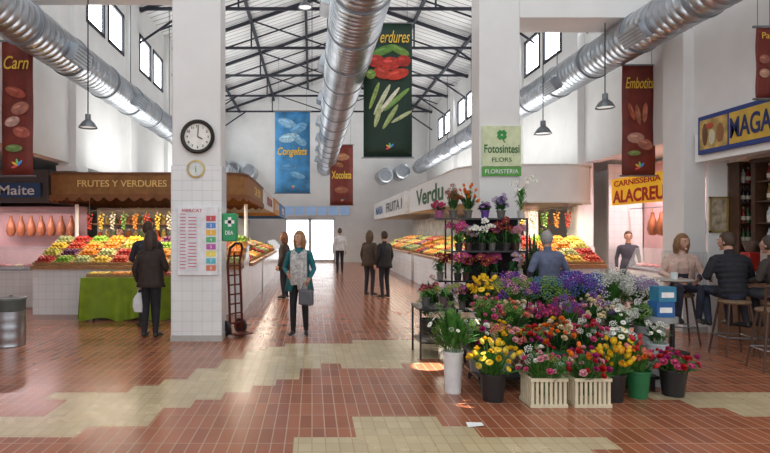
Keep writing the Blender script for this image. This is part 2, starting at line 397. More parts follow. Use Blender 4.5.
t,w,h,o=banner(622,655,66,175,10.1,RB,'dark red banner with sausages in front of right wall',
    [(.28,.42,.28,.08,70,(.38,.09,.04)),(.48,.45,.32,.08,80,(.34,.12,.06)),(.68,.43,.3,.08,95,(.42,.13,.07)),(.4,.66,.26,.16,0,(.48,.25,.18)),(.68,.72,.24,.16,20,(.4,.15,.1)),(.35,.8,.2,.08,0,(.18,.25,.07))],5.2)
text('Embotits',t,w*.85,.20,(0,-.04,h*.84),0,YEL,world=False,shear=.3,bold=.005); spectrum(t,w*.7,h)
t,w,h,o=banner(756,771,28,98,7.4,RB,'narrow dark red banner above the bar sign at right edge',
    [(.5,.45,.35,.3,0,(.35,.12,.08)),(.5,.65,.35,.3,0,(.45,.25,.16))],5.2)
text('Pa',t,w*.5,.08,(0,-.04,h*.88),0,YEL,world=False)

# ================================================================ THINGS ON CLOCK PILLAR
p=W(198,137,8.28); t=thing('wall_clock','round black rimmed clock high on the white pillar','clock',p)
A=Matrix.Rotation(PI/2,4,'X')
m=MB(); m.lathe([(.19,0),(.25,0),(.255,.04),(.235,.06),(.20,.05),(.195,.03)],32,(0,0,0),0,A); m.build('clock_rim',M('bronze_black',(.03,.025,.02),.35,.5),t)
m=MB(); m.lathe([(0,.02),(.2,.02)],32,(0,0,0),0,A); cf=m.build('clock_face',M('clock_white',(.85,.84,.78),.5),t)
for k in range(12):
    a=R(90-30*k-30); text(str(k+1),cf,None,.035,(.155*math.cos(a),-.025,.155*math.sin(a)),0,BLACK,'numeral',world=False,bold=.02)
m=MB(); m.bar((0,-.03,0),(.01,-.03,.13),.006); m.build('minute_hand',BLACK,t)
m=MB(); m.bar((0,-.03,0),(.07,-.03,-.03),.008); m.build('hour_hand',BLACK,t)
p=W(196,169,8.285); t=thing('oval_plaque','small oval gold rimmed plaque below the clock','plaque',p)
m=MB(); m.lathe([(.11,0),(.135,.0),(.135,.02),(.11,.025)],24,(0,0,0),0,A); m.build('plaque_rim',M('gold_rim',(.55,.4,.15),.4,.6),t)
m=MB(); m.lathe([(0,.012),(.115,.012)],24,(0,0,0),0,A); pf=m.build('plaque_face',M('plaque_white',(.7,.74,.72),.5),t)
text('i',pf,.015,.09,(0,-.02,0),0,M('plaque_green',(.1,.35,.2),.5),world=False)
a=W(178,207,8.27); b=W(218,275,8.27)
t=thing('notice_board','white market directory board with coloured stall numbers on pillar','notice board',((a.x+b.x)/2,8.266,b.z)); w=b.x-a.x; h=a.z-b.z
m=MB(); m.box(-w/2,w/2,-.02,.02,0,h); bo=m.build('board',M('board_white',(.78,.78,.81),.4),t,bevel=.004)
m=MB(); m.box(-w/2+.02,-w/2+.30,-.026,-.02,.06,h-.1); m.build('floor_plan',M('plan_grey',(.70,.70,.74),.5),t)
PR=M('plan_red',(.55,.06,.10),.5)
for (x0,z0,x1,z1) in ((.04,.1,.12,.5),(.04,.55,.12,.92),(.16,.55,.28,.9),(.16,.12,.28,.5)):
    k=z0
    while k<z1:
        m=MB(); m.box(-w/2+x0,-w/2+x1,-.029,-.026,k,k+.012); m.build('plan_entry',PR,bo); k+=.05
text('MERCAT',bo,.3,.045,(-.08,-.03,h-.055),0,PR,world=False)
cols=[(.6,.08,.1),(.1,.25,.6),(.8,.45,.05),(.1,.45,.2),(.5,.1,.4),(.85,.7,.1),(.1,.5,.6),(.7,.2,.1)]
for k in range(8):
    m=MB(); z=h-.17-k*.105; m.box(w/2-.17,w/2-.03,-.028,-.02,z-.04,z+.04); lb=m.build('number_label',M('lab%d'%k,cols[k],.5),t)
    text(str(k+1),lb,None,.045,(w/2-.10,-.031,z),0,WHP,'numeral',world=False)
t=thing('defibrillator_cabinet','green first aid cabinet fixed at the pillar corner','cabinet',(CX1+.075,8.42,EYE-.14))
m=MB(); m.box(-.06,.16,-.12,.1,0,.42); cb=m.build('cabinet_body',M('aid_green',(.02,.30,.11),.4),t,bevel=.02)
m=MB(); m.box(.03,.08,-.126,-.12,.22,.36); m.box(-.015,.125,-.126,-.12,.265,.315); m.build('white_cross',WHP,cb)
text('DEA',cb,.12,.06,(.05,-.128,.13),0,WHP,world=False,bold=.01)
# hand truck
t=thing('hand_truck','rusty red hand truck parked against the clock pillar','hand truck',(-1.19,8.75,0),R(52))
HT=M('rust_red_metal',(.12,.02,.015),.5,.4)
for s in (-.13,.13):
    m=MB(); m.tube([(s,.0,.05),(s,.03,.7),(s,.06,1.15),(s,.0,1.38)],.02,8); m.build('side_rail',HT,t)
m=MB(); m.tube([(-.13,0,1.38),(-.06,-.04,1.45),(.06,-.04,1.45),(.13,0,1.38)],.02,8); m.build('handle',BLACK,t)
for z in (.2,.35,.5,.65,.8,.95,1.1,1.25):
    m=MB(); m.bar((-.13,.01+z*.035,z),(.13,.01+z*.035,z),.014); m.build('cross_bar',HT,t)
m=MB(); m.bar((0,.01,.1),(0,.05,1.3),.014); m.build('centre_bar',HT,t)
m=MB(); m.box(-.15,.15,-.22,0,.035,.055); m.build('toe_plate',HT,t)
for s in (-.17,.17):
    T=Matrix.Translation((s,.08,.13))@Matrix.Rotation(PI/2,4,'Y')
    m=MB(); m.lathe([(.05,-.025),(.05,-.03),(.12,-.03),(.13,0),(.12,.03),(.05,.03)],20,(0,0,0),0,T); wh=m.build('wheel',BLACK,t)
    m=MB(); m.lathe([(0,-.03),(.05,-.025),(.05,.025),(0,.03)],16,(0,0,0),0,T); m.build('hub',HT,wh)

# ================================================================ SIGN BOARDS / ISLANDS
WCAN=M('white_canopy',(.93,.93,.91),.5,0,.03,3)
def canopy(x0,x1,y0,y1,z0,z1,r,m,label,name='stall_canopy',trim=None,th=.03,scallop=None):
    t=thing(name,label,'canopy',((x0+x1)/2,(y0+y1)/2,z0))
    b=MB(); b.ring(rrect(x0,x1,y0,y1,r,10),rrect(x0+.05,x1-.05,y0+.05,y1-.05,r,10),z0,z1); b.build('fascia',m,t,world=True)
    b=MB(); b.prism(rrect(x0+.05,x1-.05,y0+.05,y1-.05,r,10),z1-.06,z1-.01); b.build('canopy_roof',WCAN,t,world=True)
    if trim:
        for za,zb in ((z0-th,z0+th*.4),(z1-th,z1+th)):
            b=MB(); b.ring(rrect(x0-.02,x1+.02,y0-.02,y1+.02,r,10),rrect(x0+.06,x1-.06,y0+.06,y1-.06,r,10),za,zb); b.build('edge_trim',trim,t,world=True)
    if scallop:
        P=[]; o=rrect(x0-.03,x1+.03,y0-.03,y1+.03,r,10); L=0
        for i in range(len(o)):
            a=Vector(o[i]); c=Vector(o[(i+1)%len(o)]); d=(c-a).length; n=max(1,int(d/.04))
            for k in range(n): P.append((a.lerp(c,k/n),L+d*k/n))
            L+=d
        b=MB(); n=len(P); vs=[]
        for p,l in P: vs+=[(p.x,p.y,z0+.03),(p.x,p.y,z0-.02-.09*abs(math.sin(l*PI/.24)))]
        b.add(vs,[(2*k,2*k+1,(2*k+3)%(2*n),(2*k+2)%(2*n)) for k in range(n)]); b.build('scalloped_valance',scallop,t,world=True)
    return t
GOLD=M('gold_letters',(.90,.62,.22),.5)
t=canopy(-5.3,-1.3,10.9,15.2,2.34,2.78,.5,BROWN,'golden brown scalloped awning of the fruit stall behind the clock pillar',trim=M('brown_trim',(.18,.07,.02),.5),th=.02,scallop=M('brown_valance',(.24,.09,.03),.7,0,.2,6))
text('FRUTES Y VERDURES',t,1.75,.13,(-3.72,10.885,2.58),0,GOLD,bold=.01)
text('CAL PAU',t,1.4,.2,(-1.29,13.2,2.56),PI/2,GOLD)
for i,(y0,y1,c,wd,nm) in enumerate(((15.4,18.8,(.72,.72,.70),'POLLERIA','white'),(19.0,22.4,(.62,.28,.06),'QUEVIURES','orange'),(22.6,27.2,(.08,.2,.42),'PEIX','blue'))):
    t=canopy(-5.0,-1.3,y0,y1,2.28,2.8,.1,M('fascia_'+nm,c,.5),'%s fascia canopy along left side of the aisle'%nm)
    text(wd,t,2.0,.25,(-1.29,(y0+y1)/2,2.54),PI/2,WHP if nm!='white' else M('dark_red_letters',(.4,.05,.04),.5),bold=.015)
t=canopy(3.1,6.0,11.3,18.4,2.24,3.0,.9,WCAN,'bright white rounded canopy of the fruit stall behind florist',trim=M('pale_trim',(.70,.70,.68),.4),th=.015)
GRN=M('green_letters',(.015,.13,.03),.5)
text('Verdu',t,3.4,.46,(3.092,14.8,2.62),-PI/2,GRN,bold=.02)
t=canopy(3.1,5.95,18.6,27.8,2.24,3.0,.1,M('fascia_pale',(.88,.88,.86),.5),'long pale fascia canopy further down the right side')
text('FRUITA I',t,4.0,.38,(3.092,21.2,2.62),-PI/2,M('dark_letters',(.08,.08,.1),.5),bold=.02)
text('MARIA',t,2.6,.36,(3.092,25.6,2.62),-PI/2,M('blue_letters',(.05,.15,.4),.5),bold=.02)

# fruit meshes
def fruit_mesh(kind,col,col2=(.15,.09,.03)):
    m=MB(); mats=[M('skin_'+kind,col,.35,0,.18,25),M('fruit_stem',col2,.7)]
    if kind in('lemon',): m.lathe([(0,-.052),(.012,-.046),(.03,-.025),(.037,0),(.03,.025),(.012,.046),(0,.052)],9,(0,0,0),0,Matrix.Rotation(PI/2,4,'Y'))
    elif kind=='pear': m.lathe([(0,-.04),(.03,-.034),(.041,-.008),(.034,.018),(.018,.042),(.01,.055),(0,.058)],9); m.bar((0,0,.055),(.005,0,.075),.003,4,1)
    elif kind=='aubergine': m.lathe([(0,-.07),(.025,-.06),(.036,-.03),(.03,.02),(.018,.06),(0,.07)],9,(0,0,0),0,Matrix.Rotation(PI/2,4,'Y')); m.bar((.06,0,0),(.085,0,.01),.01,5,1)
    elif kind=='pepper': m.lathe([(0,-.045),(.022,-.042),(.034,-.01),(.04,.02),(.03,.04),(.008,.034),(0,.03)],9); m.bar((0,0,.03),(.004,0,.055),.005,4,1)
    else: m.lathe([(0,-.034),(.018,-.038),(.034,-.022),(.041,0),(.036,.022),(.02,.036),(.008,.034),(0,.028)],9); m.bar((0,0,.026),(.005,0,.046),.003,4,1)
    return m.mesh(kind,mats,60)
FR={'red apple':('apple',fruit_mesh('apple',(.40,.02,.015))),'yellow lemon':('lemon',fruit_mesh('lemon',(.70,.48,.04))),
 'orange':('orange',fruit_mesh('orange',(.72,.22,.015))),'green apple':('green_apple',fruit_mesh('green_apple',(.20,.36,.03))),
 'ripe tomato':('tomato',fruit_mesh('tomato',(.48,.04,.012),(.05,.2,.03))),'yellow pear':('pear',fruit_mesh('pear',(.48,.46,.08))),
 'dark plum':('plum',fruit_mesh('plum',(.10,.02,.07))),'purple aubergine':('aubergine',fruit_mesh('aubergine',(.05,.01,.06),(.1,.25,.05))),
 'red pepper':('pepper',fruit_mesh('pepper',(.45,.015,.015),(.05,.2,.03))),'pale melon':('melon',fruit_mesh('melon',(.42,.46,.18))),
 'mandarin':('mandarin',fruit_mesh('mandarin',(.75,.29,.025),(.05,.2,.03)))}
crm={}
def crate_mesh(cw,cd):
    k=(round(cw,2),round(cd,2))
    if k in crm: return crm[k]
    m=MB(); a,b=cw*.47,cd*.47
    m.box(-a,a,-b,b,0,.012)
    for z in (.012,.038):
        m.box(-a,a,-b,-b+.012,z,z+.02); m.box(-a,a,b-.012,b,z,z+.02); m.box(-a,-a+.012,-b,b,z,z+.02); m.box(a-.012,a,-b,b,z,z+.02)
    for sx in(-1,1):
        for sy in(-1,1): m.box(sx*a-.012,sx*a+.012,sy*b-.012,sy*b+.012,0,.07)
    crm[k]=m.mesh('fruit_crate',M('crate_wood',(.40,.23,.10),.6,0,.2)); return crm[k]
def display(o,u,v,ncol,rows,z0,dz,cw,cd,kinds,where,layers=2,nx=4,ny=3,fs=1.0,tilt=17):
    u=Vector(u); v=Vector(v); o=Vector(o); rz=math.atan2(u.y,u.x)
    L=ncol*cw; tl=R(tilt)
    t=thing('fruit_counter','stepped white tiled fruit counter with brown ledge, %s'%where,'counter',(*((o+u*L/2).xy),0),rz)
    for r in range(rows):
        m=MB(); m.box(-L/2,L/2,cd*r,cd*(r+1),0.0,z0+dz*r-.03); m.build('tiled_step',WTILE,t)
        m=MB(); m.box(-L/2,L/2,cd*r-(.10 if r==0 else 0),cd*(r+1),z0+dz*r-(.07 if r==0 else .03),z0+dz*r); m.build('wooden_ledge',WOODL,t)
    for r in range(rows):
        for i in range(ncol):
            c=o+u*((i+.5)*cw)+v*((r+.5)*cd); z=z0+dz*r+.003+cd*.47*math.sin(tl)
            kd=kinds[(i*3+r*5+(i//3))%len(kinds)]; nm,me=FR[kd]
            rw=('front','middle','back','rear')[r]
            cr=inst('fruit_crate',crate_mesh(cw,cd),(c.x,c.y,z),0,None,(tl,0,rz))
            T=Matrix.Translation((c.x,c.y,z))@Matrix.Rotation(rz,4,'Z')@Matrix.Rotation(tl,4,'X')
            tag(cr,'wooden crate of %ss, %s in %s row, %s'%(kd,ORD[i],rw,where),'crate','fruit crates, '+where)
            lab='%s in the %s crate of the %s row, %s'%(kd,ORD[i],rw,where)
            for l in range(layers):
                gx,gy=nx-l,ny-l
                for a in range(gx):
                    for b in range(gy):
                        lx=(a-(gx-1)/2)*cw*.88/nx; ly=(b-(gy-1)/2)*cd*.88/ny
                        f=inst(nm,me,T@Vector((lx,ly,.05*fs+l*.052*fs)),0,None,(random.uniform(-.5,.5),random.uniform(-.5,.5),random.uniform(0,6)),fs*random.uniform(.98,1.12))
                        tag(f,lab,'fruit','%ss in %s crate, %s row, %s'%(kd,ORD[i],rw,where))
K1=['red apple','yellow lemon','orange','green apple','ripe tomato','yellow pear','pale melon','mandarin','dark plum']
K2=['orange','ripe tomato','yellow lemon','red pepper','green apple','mandarin','purple aubergine','yellow pear']
display((-5.5,10.95,0),(1,0,0),(0,1,0),11,4,.97,.13,.375,.30,K1,'left stall facing the entrance')
display((-1.40,12.25,0),(0,1,0),(-1,0,0),7,4,.95,.13,.46,.32,K2,'near left side of the aisle',1,fs=1.15)
display((-1.40,15.9,0),(0,1,0),(-1,0,0),8,3,.95,.15,.60,.42,K1,'far left side of the aisle',1,4,3,fs=1.55)
display((3.35,18.3,0),(0,-1,0),(1,0,0),12,4,.95,.13,.47,.32,K2,'near right side of the aisle',1,fs=1.15)
display((3.35,25.8,0),(0,-1,0),(1,0,0),11,3,.95,.15,.64,.42,K1,'far right side of the aisle',1,4,3,fs=1.6)
display((4.1,11.3,0),(1,0,0),(0,1,0),5,4,.97,.13,.37,.29,K1,'right stall behind florist')
def backshelf(x0,x1,y,label,group,jlabel,n):
    t=thing('back_shelf_unit',label,'shelf',((x0+x1)/2,y,0)); h=(x1-x0)/2
    m=MB(); m.box(-h,h,0,.06,0,2.2); m.build('back_panel',M('stall_panel',(.32,.29,.24),.6),t)
    for z in (1.45,1.8):
        m=MB(); m.box(-h,h,-.25,0,z,z+.03); m.build('shelf_board',WOODL,t)
    for z in (1.482,1.832):
        for i in range(n):
            r=random.uniform(.04,.06); hh=random.uniform(.14,.24); q=i%4
            mm=MB(); mm.lathe([(0,0),(r,0),(r,hh*.75),(r*.6,hh*.86),(r*.6,hh),(0,hh)],10,(0,0,0),0)
            mm.lathe([(r*.66,hh*.9),(r*.66,hh+.015),(0,hh+.015)],10,(0,0,0),1)
            o=mm.build('preserve_jar',[M('jar_%d'%q,((.45,.12,.03),(.55,.4,.08),(.15,.25,.06),(.4,.05,.05))[q],.25),M('jar_lid',(.6,.55,.45),.4,.4)])
            o.location=(x0+.12+(x1-x0-.24)*i/(n-1),y-.13,z); tag(o,jlabel,'jar',group)
backshelf(-5.1,-2.7,13.2,'shelf wall behind the left fruit stall','jars behind the left fruit stall','small jar or bottle on the shelf behind left fruit stall',14)
backshelf(4.7,5.9,13.8,'shelf wall behind the right fruit stall','jars behind the right fruit stall','small jar or bottle on the shelf behind right fruit stall',8)
def hang(xs,y,z,group,rail):
    t=thing('hanging_rail',rail,'rail',(xs[0],y,z))
    L=xs[-1]-xs[0]
    m=MB(); m.bar((-.1,0,0),(L+.1,0,0),.012); m.build('rail_bar',STEELD,t)
    for e in (0,L):
        m=MB(); m.bar((e,0,0),(e,0,.60),.008); m.build('rail_hanger',STEELD,t)
    cs=[(.42,.04,.02),(.65,.45,.06),(.55,.5,.38),(.15,.28,.06),(.55,.2,.03)]
    for i,x in enumerate(xs):
        q=i%5; m=MB(); m.bar((0,0,0),(0,0,-.08),.006,5,1)
        for k in range(14):
            a=k*2.4; rr=.055*(1-k/20); m.sph((rr*math.cos(a),rr*math.sin(a),-.08-.024*k),.028,7,5)
        o=m.build('hanging_bunch',[M('bunch%d'%q,cs[q],.45),M('raffia',(.5,.4,.2),.8)])
        o.location=(x,y,z-.012)
        tag(o,'hanging bunch of %s on %s'%(('red chillies','yellow peppers','garlic','green peppers','orange gourds')[q],rail),'produce bunch',group)
hang([-4.9+.25*i for i in range(13)],12.25,2.10,'bunches hanging in the left stall','rail in the left fruit stall')
hang([4.5+.26*i for i in range(6)],12.6,2.15,'bunches hanging in the right stall','rail in the right fruit stall')
for (x,y,lb) in ((-5.2,12.3,'thin white post at outer end of left fruit stall'),(-1.45,12.2,'thin white post at the aisle corner of left fruit stall'),(5.1,12.95,'white round column under the rounded white canopy')):
    m=MB(); r=.16 if x==5.1 else .04; m.lathe([(0,0),(r,0),(r,2.24),(0,2.24)],16); o=m.build('stall_post',WCAN); o.location=(x,y,0); tag(o,lb,'post')
def glasscase(x,y0,y1,d,label,name='display_counter'):
    t=thing(name,label,'counter',(x,(y0+y1)/2,0)); L=(y1-y0)/2
    m=MB(); xa,xb=(-.8,0) if d>0 else (0,.8)
    m.box(xa,xb,-L,L,0,.85); m.build('counter_base',WTILE,t)
    m=MB(); s=-d; m.box(xa-.03,xb+.03,-L,L,.85,.89); m.build('counter_top',STEEL,t)
    m=MB()
    m.add([(0,-L,.89),(0,L,.89),(.18*s,L,1.3),(.18*s,-L,1.3),(.5*s,L,1.3),(.5*s,-L,1.3)],[(0,1,2,3),(3,2,4,5)]); m.build('glass_front',GLASS,t)
    random.seed(int(y0*10))
    k=-L+.1; mm=[M('meat_red',(.45,.05,.05),.4),M('meat_pink',(.75,.35,.3),.4),M('cheese_cream',(.75,.6,.3),.5)]
    while k<L-.05:
        m=MB(); m.box(-.13,.13,-.08,.08,0,.012,1); m.sph((0,0,.045),(.11,.065,.04),8,5,0)
        o=m.build('food_tray',[mm[random.choice([0,1,2])],STEEL]); o.location=(x+.25*s,(y0+y1)/2+k+.03,.892)
        tag(o,'tray of food inside the %s'%label.split(',')[0],'food tray','trays in the '+label); k+=.2
    return t
glasscase(-1.5,20.9,27.0,1,'long glass food counter at the far left of aisle')
glasscase(6.75,9.9,11.9,-1,'glass meat counter under the yellow butcher sign')
for (x0,x1,y0,y1,col,lb) in ((-4.6,-3.0,15.6,27,(.4,.36,.32),'inner partition wall of the left stalls'),(4.95,5.7,18.8,27.4,(.4,.4,.4),'inner partition wall of the right stalls')):
    m=MB(); m.box(x0,x1,y0,y1,0,2.2); o=m.build('stall_partition',M('part%d'%int(x0),col,.6,0,.3,3)); tag(o,lb,'partition')
# green cloth table
t=thing('cloth_table','lime green cloth covered table below left fruit counter','table',(-3.35,10.5,0))
m=MB(); vs=[];fs=[]; n=70; K=7
for i in range(n):
    x=-.92+1.84*i/(n-1)
    for k in range(K):
        q=k/(K-1); y=-.25-.10*q*(.5+.5*math.sin(x*17+1.5*math.sin(x*5)))-.02*q; vs.append((x*(1+.03*q),y,.785-(.755-.03*math.sin(x*9))*q))
for i in range(n-1):
    for k in range(K-1): a=i*K+k; fs.append((a,a+1,a+K+1,a+K))
m.add(vs,fs); m.add([(-.92,-.25,.785),(.92,-.25,.785),(.92,.25,.785),(-.92,.25,.785)],[(0,1,2,3)])
m.add([(-.92,-.25,.785),(-.92,.25,.785),(-.96,.25,.03),(-.95,-.30,.03)],[(0,1,2,3)]); m.add([(.92,-.25,.785),(.92,.25,.785),(.96,.25,.03),(.95,-.30,.03)],[(3,2,1,0)])
m.build('table_cloth',M('lime_cloth',(.20,.30,.012),.75,0,.2,5),t,sharp=80)
m=MB(); m.box(-.88,.88,-.22,.22,.74,.77)
m.build('table_top',WOODL,t)
for sx in(-1,1):
    for sy in (-1,1):
        m=MB(); m.box(sx*.84-.02,sx*.84+.02,sy*.18-.02,sy*.18+.02,0,.74); m.build('table_leg',BLACK,t)
for i in range(4):
    kd=('yellow lemon','mandarin','green apple','ripe tomato')[i]; nm,me=FR[kd]
    cr=inst('fruit_crate',crate_mesh(.4,.34),(-4.0+.43*i,10.5,.79)); tag(cr,'wooden crate of %ss on the lime cloth table'%kd,'crate','crates on the cloth table')
    for a in range(4):
        for b in range(3):
            f=inst(nm,me,(-4.0+.43*i+(a-1.5)*.088,10.5+(b-1)*.095,.79+.055),0,None,(random.uniform(-.5,.5),0,random.uniform(0,6)),1.05)
            tag(f,'%s in crate on the lime cloth table'%kd,'fruit','%ss on the cloth table'%kd)

# ================================================================ LEFT SHOP & kegs
t=thing('shop_sign','small blue shop sign at the far left edge','sign',(-6.25,11.7,2.36))
m=MB(); m.box(-1.2,.55,-.03,.03,0,.30); bo=m.build('sign_board',M('navy_sign',(.03,.08,.22),.5),t)
text('Maite',bo,.75,.2,(.05,-.04,.15),0,WHP,world=False,bold=.01)
t=canopy(-9.0,-5.55,11.75,16,2.25,2.95,.05,M('dark_canopy',(.10,.08,.08),.5),'dark canopy of the meat shop at far left')
PINK=M('painted_pink_light_panel',(.60,.38,.38),.6,0,.1,3)  # pink of the meat shop lighting is put into this panel colour
m=MB(); m.box(-9.0,-5.5,13.6,13.66,0,2.25); o=m.build('shop_back_panel',PINK); tag(o,'tiled back panel of the left meat shop, tinted by painted pink light','panel')
t=thing('meat_counter','glass fronted meat counter at the far left','counter',(-6.6,12.0,0))
m=MB(); m.box(-1.6,.9,0,.8,0,.8); m.build('counter_base',WTILE,t)
m=MB(); m.box(-1.6,.9,-.03,.8,.8,.84); m.build('counter_top',STEEL,t)
m=MB(); m.box(-1.6,.9,0,.01,.84,1.3); m.box(-1.6,.9,0,.5,1.3,1.31); m.build('glass_front',GLASS,t)
for k in range(12):
    m=MB(); m.box(-.09,.09,-.18,.18,0,.012,1); m.sph((0,0,.05),(.08,.15,.045),8,5,0)
    o=m.build('food_tray',[(M('meat_red',(.45,.05,.05)),M('meat_pink',(.75,.35,.3)),M('cheese_cream',(.75,.6,.3)))[k%3],STEEL]); o.location=(-8.05+.2*k,12.25,.842)
    tag(o,'tray of meat inside the far left meat counter','food tray','trays in the far left meat counter')
def ham(x,y,z,label,group):
    t=thing('cured_ham',label,'ham',(x,y,z),random.uniform(0,3),group)
    m=MB(); m.lathe([(0,-.5),(.07,-.48),(.11,-.36),(.09,-.22),(.045,-.1),(.03,0),(0,.01)],10); m.build('ham_meat',M('ham',(.28,.09,.035),.45,0,.3),t)
    m=MB(); m.bar((0,0,0),(0,0,.1),.006); m.build('ham_string',M('raffia',(.5,.4,.2),.8),t)
for i in range(7): ham(-7.2+.24*i,13.3,2.02,'cured ham hanging in the left meat shop','hams in the left meat shop')
m=MB(); m.bar((-7.4,13.3,2.13),(-5.6,13.3,2.13),.012); o=m.build('ham_rail',STEELD); tag(o,'steel rail holding hams in the left meat shop','rail')
for i in range(8): ham(7.35,9.9+.3*i,2.05,'cured ham hanging in the right butcher shop','hams in the right butcher shop')
m=MB(); m.bar((7.35,9.65,2.16),(7.35,12.85,2.16),.012); o=m.build('ham_rail',STEELD); tag(o,'steel rail holding hams in the right butcher shop','rail')
def keg(x,y,z,label,col):
    t=thing('beer_keg',label,'keg',(x,y,z))
    m=MB(); m.lathe([(0,.03),(.17,.03),(.185,0),(.195,.01),(.185,.05),(.195,.08),(.2,.16),(.192,.2),(.2,.24),(.2,.3),(.192,.33),(.2,.37),(.195,.44),(.17,.46),(0,.46)],24); m.build('keg_shell',col,t)
    m=MB(); m.lathe([(.17,.44),(.185,.5),(.195,.5),(.195,.44)],24); m.build('keg_collar',col,t)
    m=MB(); m.lathe([(.03,.46),(.03,.49),(0,.49)],10); m.build('keg_valve',BLACK,t)
keg(-4.33,8.0,0,'steel beer keg on the floor at left edge',STEEL)
t=thing('stock_pot','dark grey lidded tub resting on top of steel keg','tub',(-4.33,8.0,.502))
m=MB(); m.lathe([(0,0),(.19,0),(.2,.16),(0,.16)],20); m.build('tub_body',M('tub_grey',(.08,.09,.08),.5),t)
m=MB(); m.lathe([(.21,.16),(.21,.185),(.03,.2),(.02,.22),(0,.22)],20); m.build('tub_lid',M('tub_lid',(.14,.16,.15),.5),t)

# ================================================================ RIGHT SHOPS
t=thing('bar_sign','yellow bar sign with dark blue letters and blue border','sign',(6.17,7.6,2.85))
m=MB(); m.box(-.03,.02,-1.3,1.25,0,.6); bo=m.build('sign_board',M('sign_blue',(.012,.04,.22),.45),t,bevel=.01)
m=MB(); m.box(-.034,-.03,-1.25,.58,.07,.53); m.build('sign_panel',M('sign_yellow_panel',(.62,.40,.05),.5),bo)
m=MB(); m.box(-.034,-.03,.62,1.2,.07,.53); m.build('sign_picture',M('sign_picture',(.50,.34,.10),.5,0,.5,6),bo)
for (yy,zz,c,ry,rz_) in ((1.08,.3,(.15,.06,.02),.06,.18),(.93,.24,(.65,.6,.42),.07,.12),(.76,.28,(.28,.12,.04),.08,.15),(.98,.42,(.5,.08,.03),.09,.05)):
    m=MB(); m.sph((-.038,yy,zz),(.006,ry,rz_),14,6); m.build('picture_figure',M('pf%d'%int(yy*100),c,.5),bo)
text('MAGATZEM',bo,1.4,.30,(-.04,-.14,.30),-PI/2,M('navy_letters',(.01,.02,.12),.5),world=False,bold=.02)
m=MB(); m.box(6.2,6.45,4.0,9.0,2.75,3.2); o=m.build('shop_front_fascia',WCAN); tag(o,'white fascia band carrying the yellow bar sign','fascia')
t=thing('butcher_sign','yellow orange butcher sign with red letters beside right wall pillar','sign',(6.5,10.9,2.20))
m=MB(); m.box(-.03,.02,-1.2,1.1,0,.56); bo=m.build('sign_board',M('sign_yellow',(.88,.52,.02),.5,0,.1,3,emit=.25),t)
text('ALACREU',bo,1.75,.27,(-.036,.17,.175),-PI/2,M('red_letters',(.50,.01,.01),.5),world=False,bold=.035)
text('CARNISSERIA',bo,1.6,.12,(-.036,.2,.45),-PI/2,M('red_letters',(.50,.01,.01),.5),world=False,bold=.02)
m=MB(); m.box(7.7,7.76,9.7,12.9,0,3.2); o=m.build('shop_back_panel',PINK); tag(o,'back panel of the right butcher shop, tinted by painted pink light','panel')
m=MB(); m.box(6.9,7.68,12.92,12.98,0,3.2); o=m.build('shop_side_panel',WTILE); tag(o,'white tiled side panel of the right butcher shop','panel')
m=MB(); m.box(6.85,7.68,9.56,9.62,0,3.2); o=m.build('shop_divider_panel',WCAN); tag(o,'white divider panel between bar and butcher shop','panel')
DW=M('dark_wood',(.07,.03,.015),.45,0,.3)
bcs=[(.03,.1,.03),(.25,.12,.02),(.02,.02,.03),(.6,.5,.2),(.35,.03,.03),(.55,.6,.6)]
BM=[]
for q,c in enumerate(bcs):
    m=MB(); m.lathe([(0,0),(.036,0),(.037,.16),(.03,.19),(.014,.22),(.013,.27)],12,(0,0,0),0); m.lathe([(.016,.26),(.016,.285),(0,.285)],12,(0,0,0),1); m.lathe([(.038,.05),(.038,.12)],12,(0,0,0),2)
    BM.append(m.mesh('bottle',[M('bot%d'%q,c,.12),M('cap%d'%(q%3),((.5,.05,.05),(.6,.5,.2),(.05,.05,.05))[q%3],.4),M('bottle_label',(.8,.75,.6),.6)]))
t=thing('bottle_shelf_unit','dark wood bar shelving with rows of bottles along right wall','shelf',(6.75,7.55,1.0))
m=MB(); m.box(.3,.34,-1.0,1.0,0,1.75); m.build('back_panel',M('bar_back',(.22,.13,.08),.6,0,.3),t)
for yy in (-1.0,1.0-.08): 
    m=MB(); m.box(0,.3,yy,yy+.08,0,1.75); m.build('side_upright',DW,t)
m=MB(); m.box(-.03,.3,-1,1,1.68,1.74); m.build('top_rail',DW,t)
SZ=((.42,'lowest'),(.75,'lower'),(1.08,'middle'),(1.38,'upper'))
for z,nm in SZ:
    m=MB(); m.box(.02,.3,-.92,.92,z,z+.025); m.build('shelf_board',DW,t)
    for i in range(18):
        o=inst('liquor_bottle',BM[random.randrange(6)],(6.9,6.72+.098*i,1.027+z),0,None,None,.9); tag(o,'bottle standing on %s bar shelf of the right wall'%nm,'bottle','bottles on the %s bar shelf'%nm)
t=thing('bottle_cabinet','narrow dark bottle cabinet facing the seated customers','shelf',(6.91,8.99,1.0))
m=MB(); m.box(-.19,.19,-.03,0,0,1.7); m.build('back_panel',M('bar_back',(.22,.13,.08),.6,0,.3),t)
for xx in (-.19,.16):
    m=MB(); m.box(xx,xx+.03,-.24,-.03,0,1.7); m.build('side_upright',DW,t)
m=MB(); m.box(-.2,.2,-.25,-.0,1.7,1.74); m.build('top_rail',DW,t)
for z,nm in ((.0,'bottom'),)+SZ:
    m=MB(); m.box(-.16,.16,-.23,-.03,z,z+.025); m.build('shelf_board',DW,t)
    for i in range(4):
        o=inst('liquor_bottle',BM[random.randrange(6)],(6.91-.115+.077*i,8.86,1.027+z),0,None,None,.88); tag(o,'bottle on the %s shelf of the narrow dark cabinet'%nm,'bottle','bottles on %s cabinet shelf'%nm)
t=thing('drinks_counter','bar counter with dark front at the right edge','counter',(6.55,7.4,0))
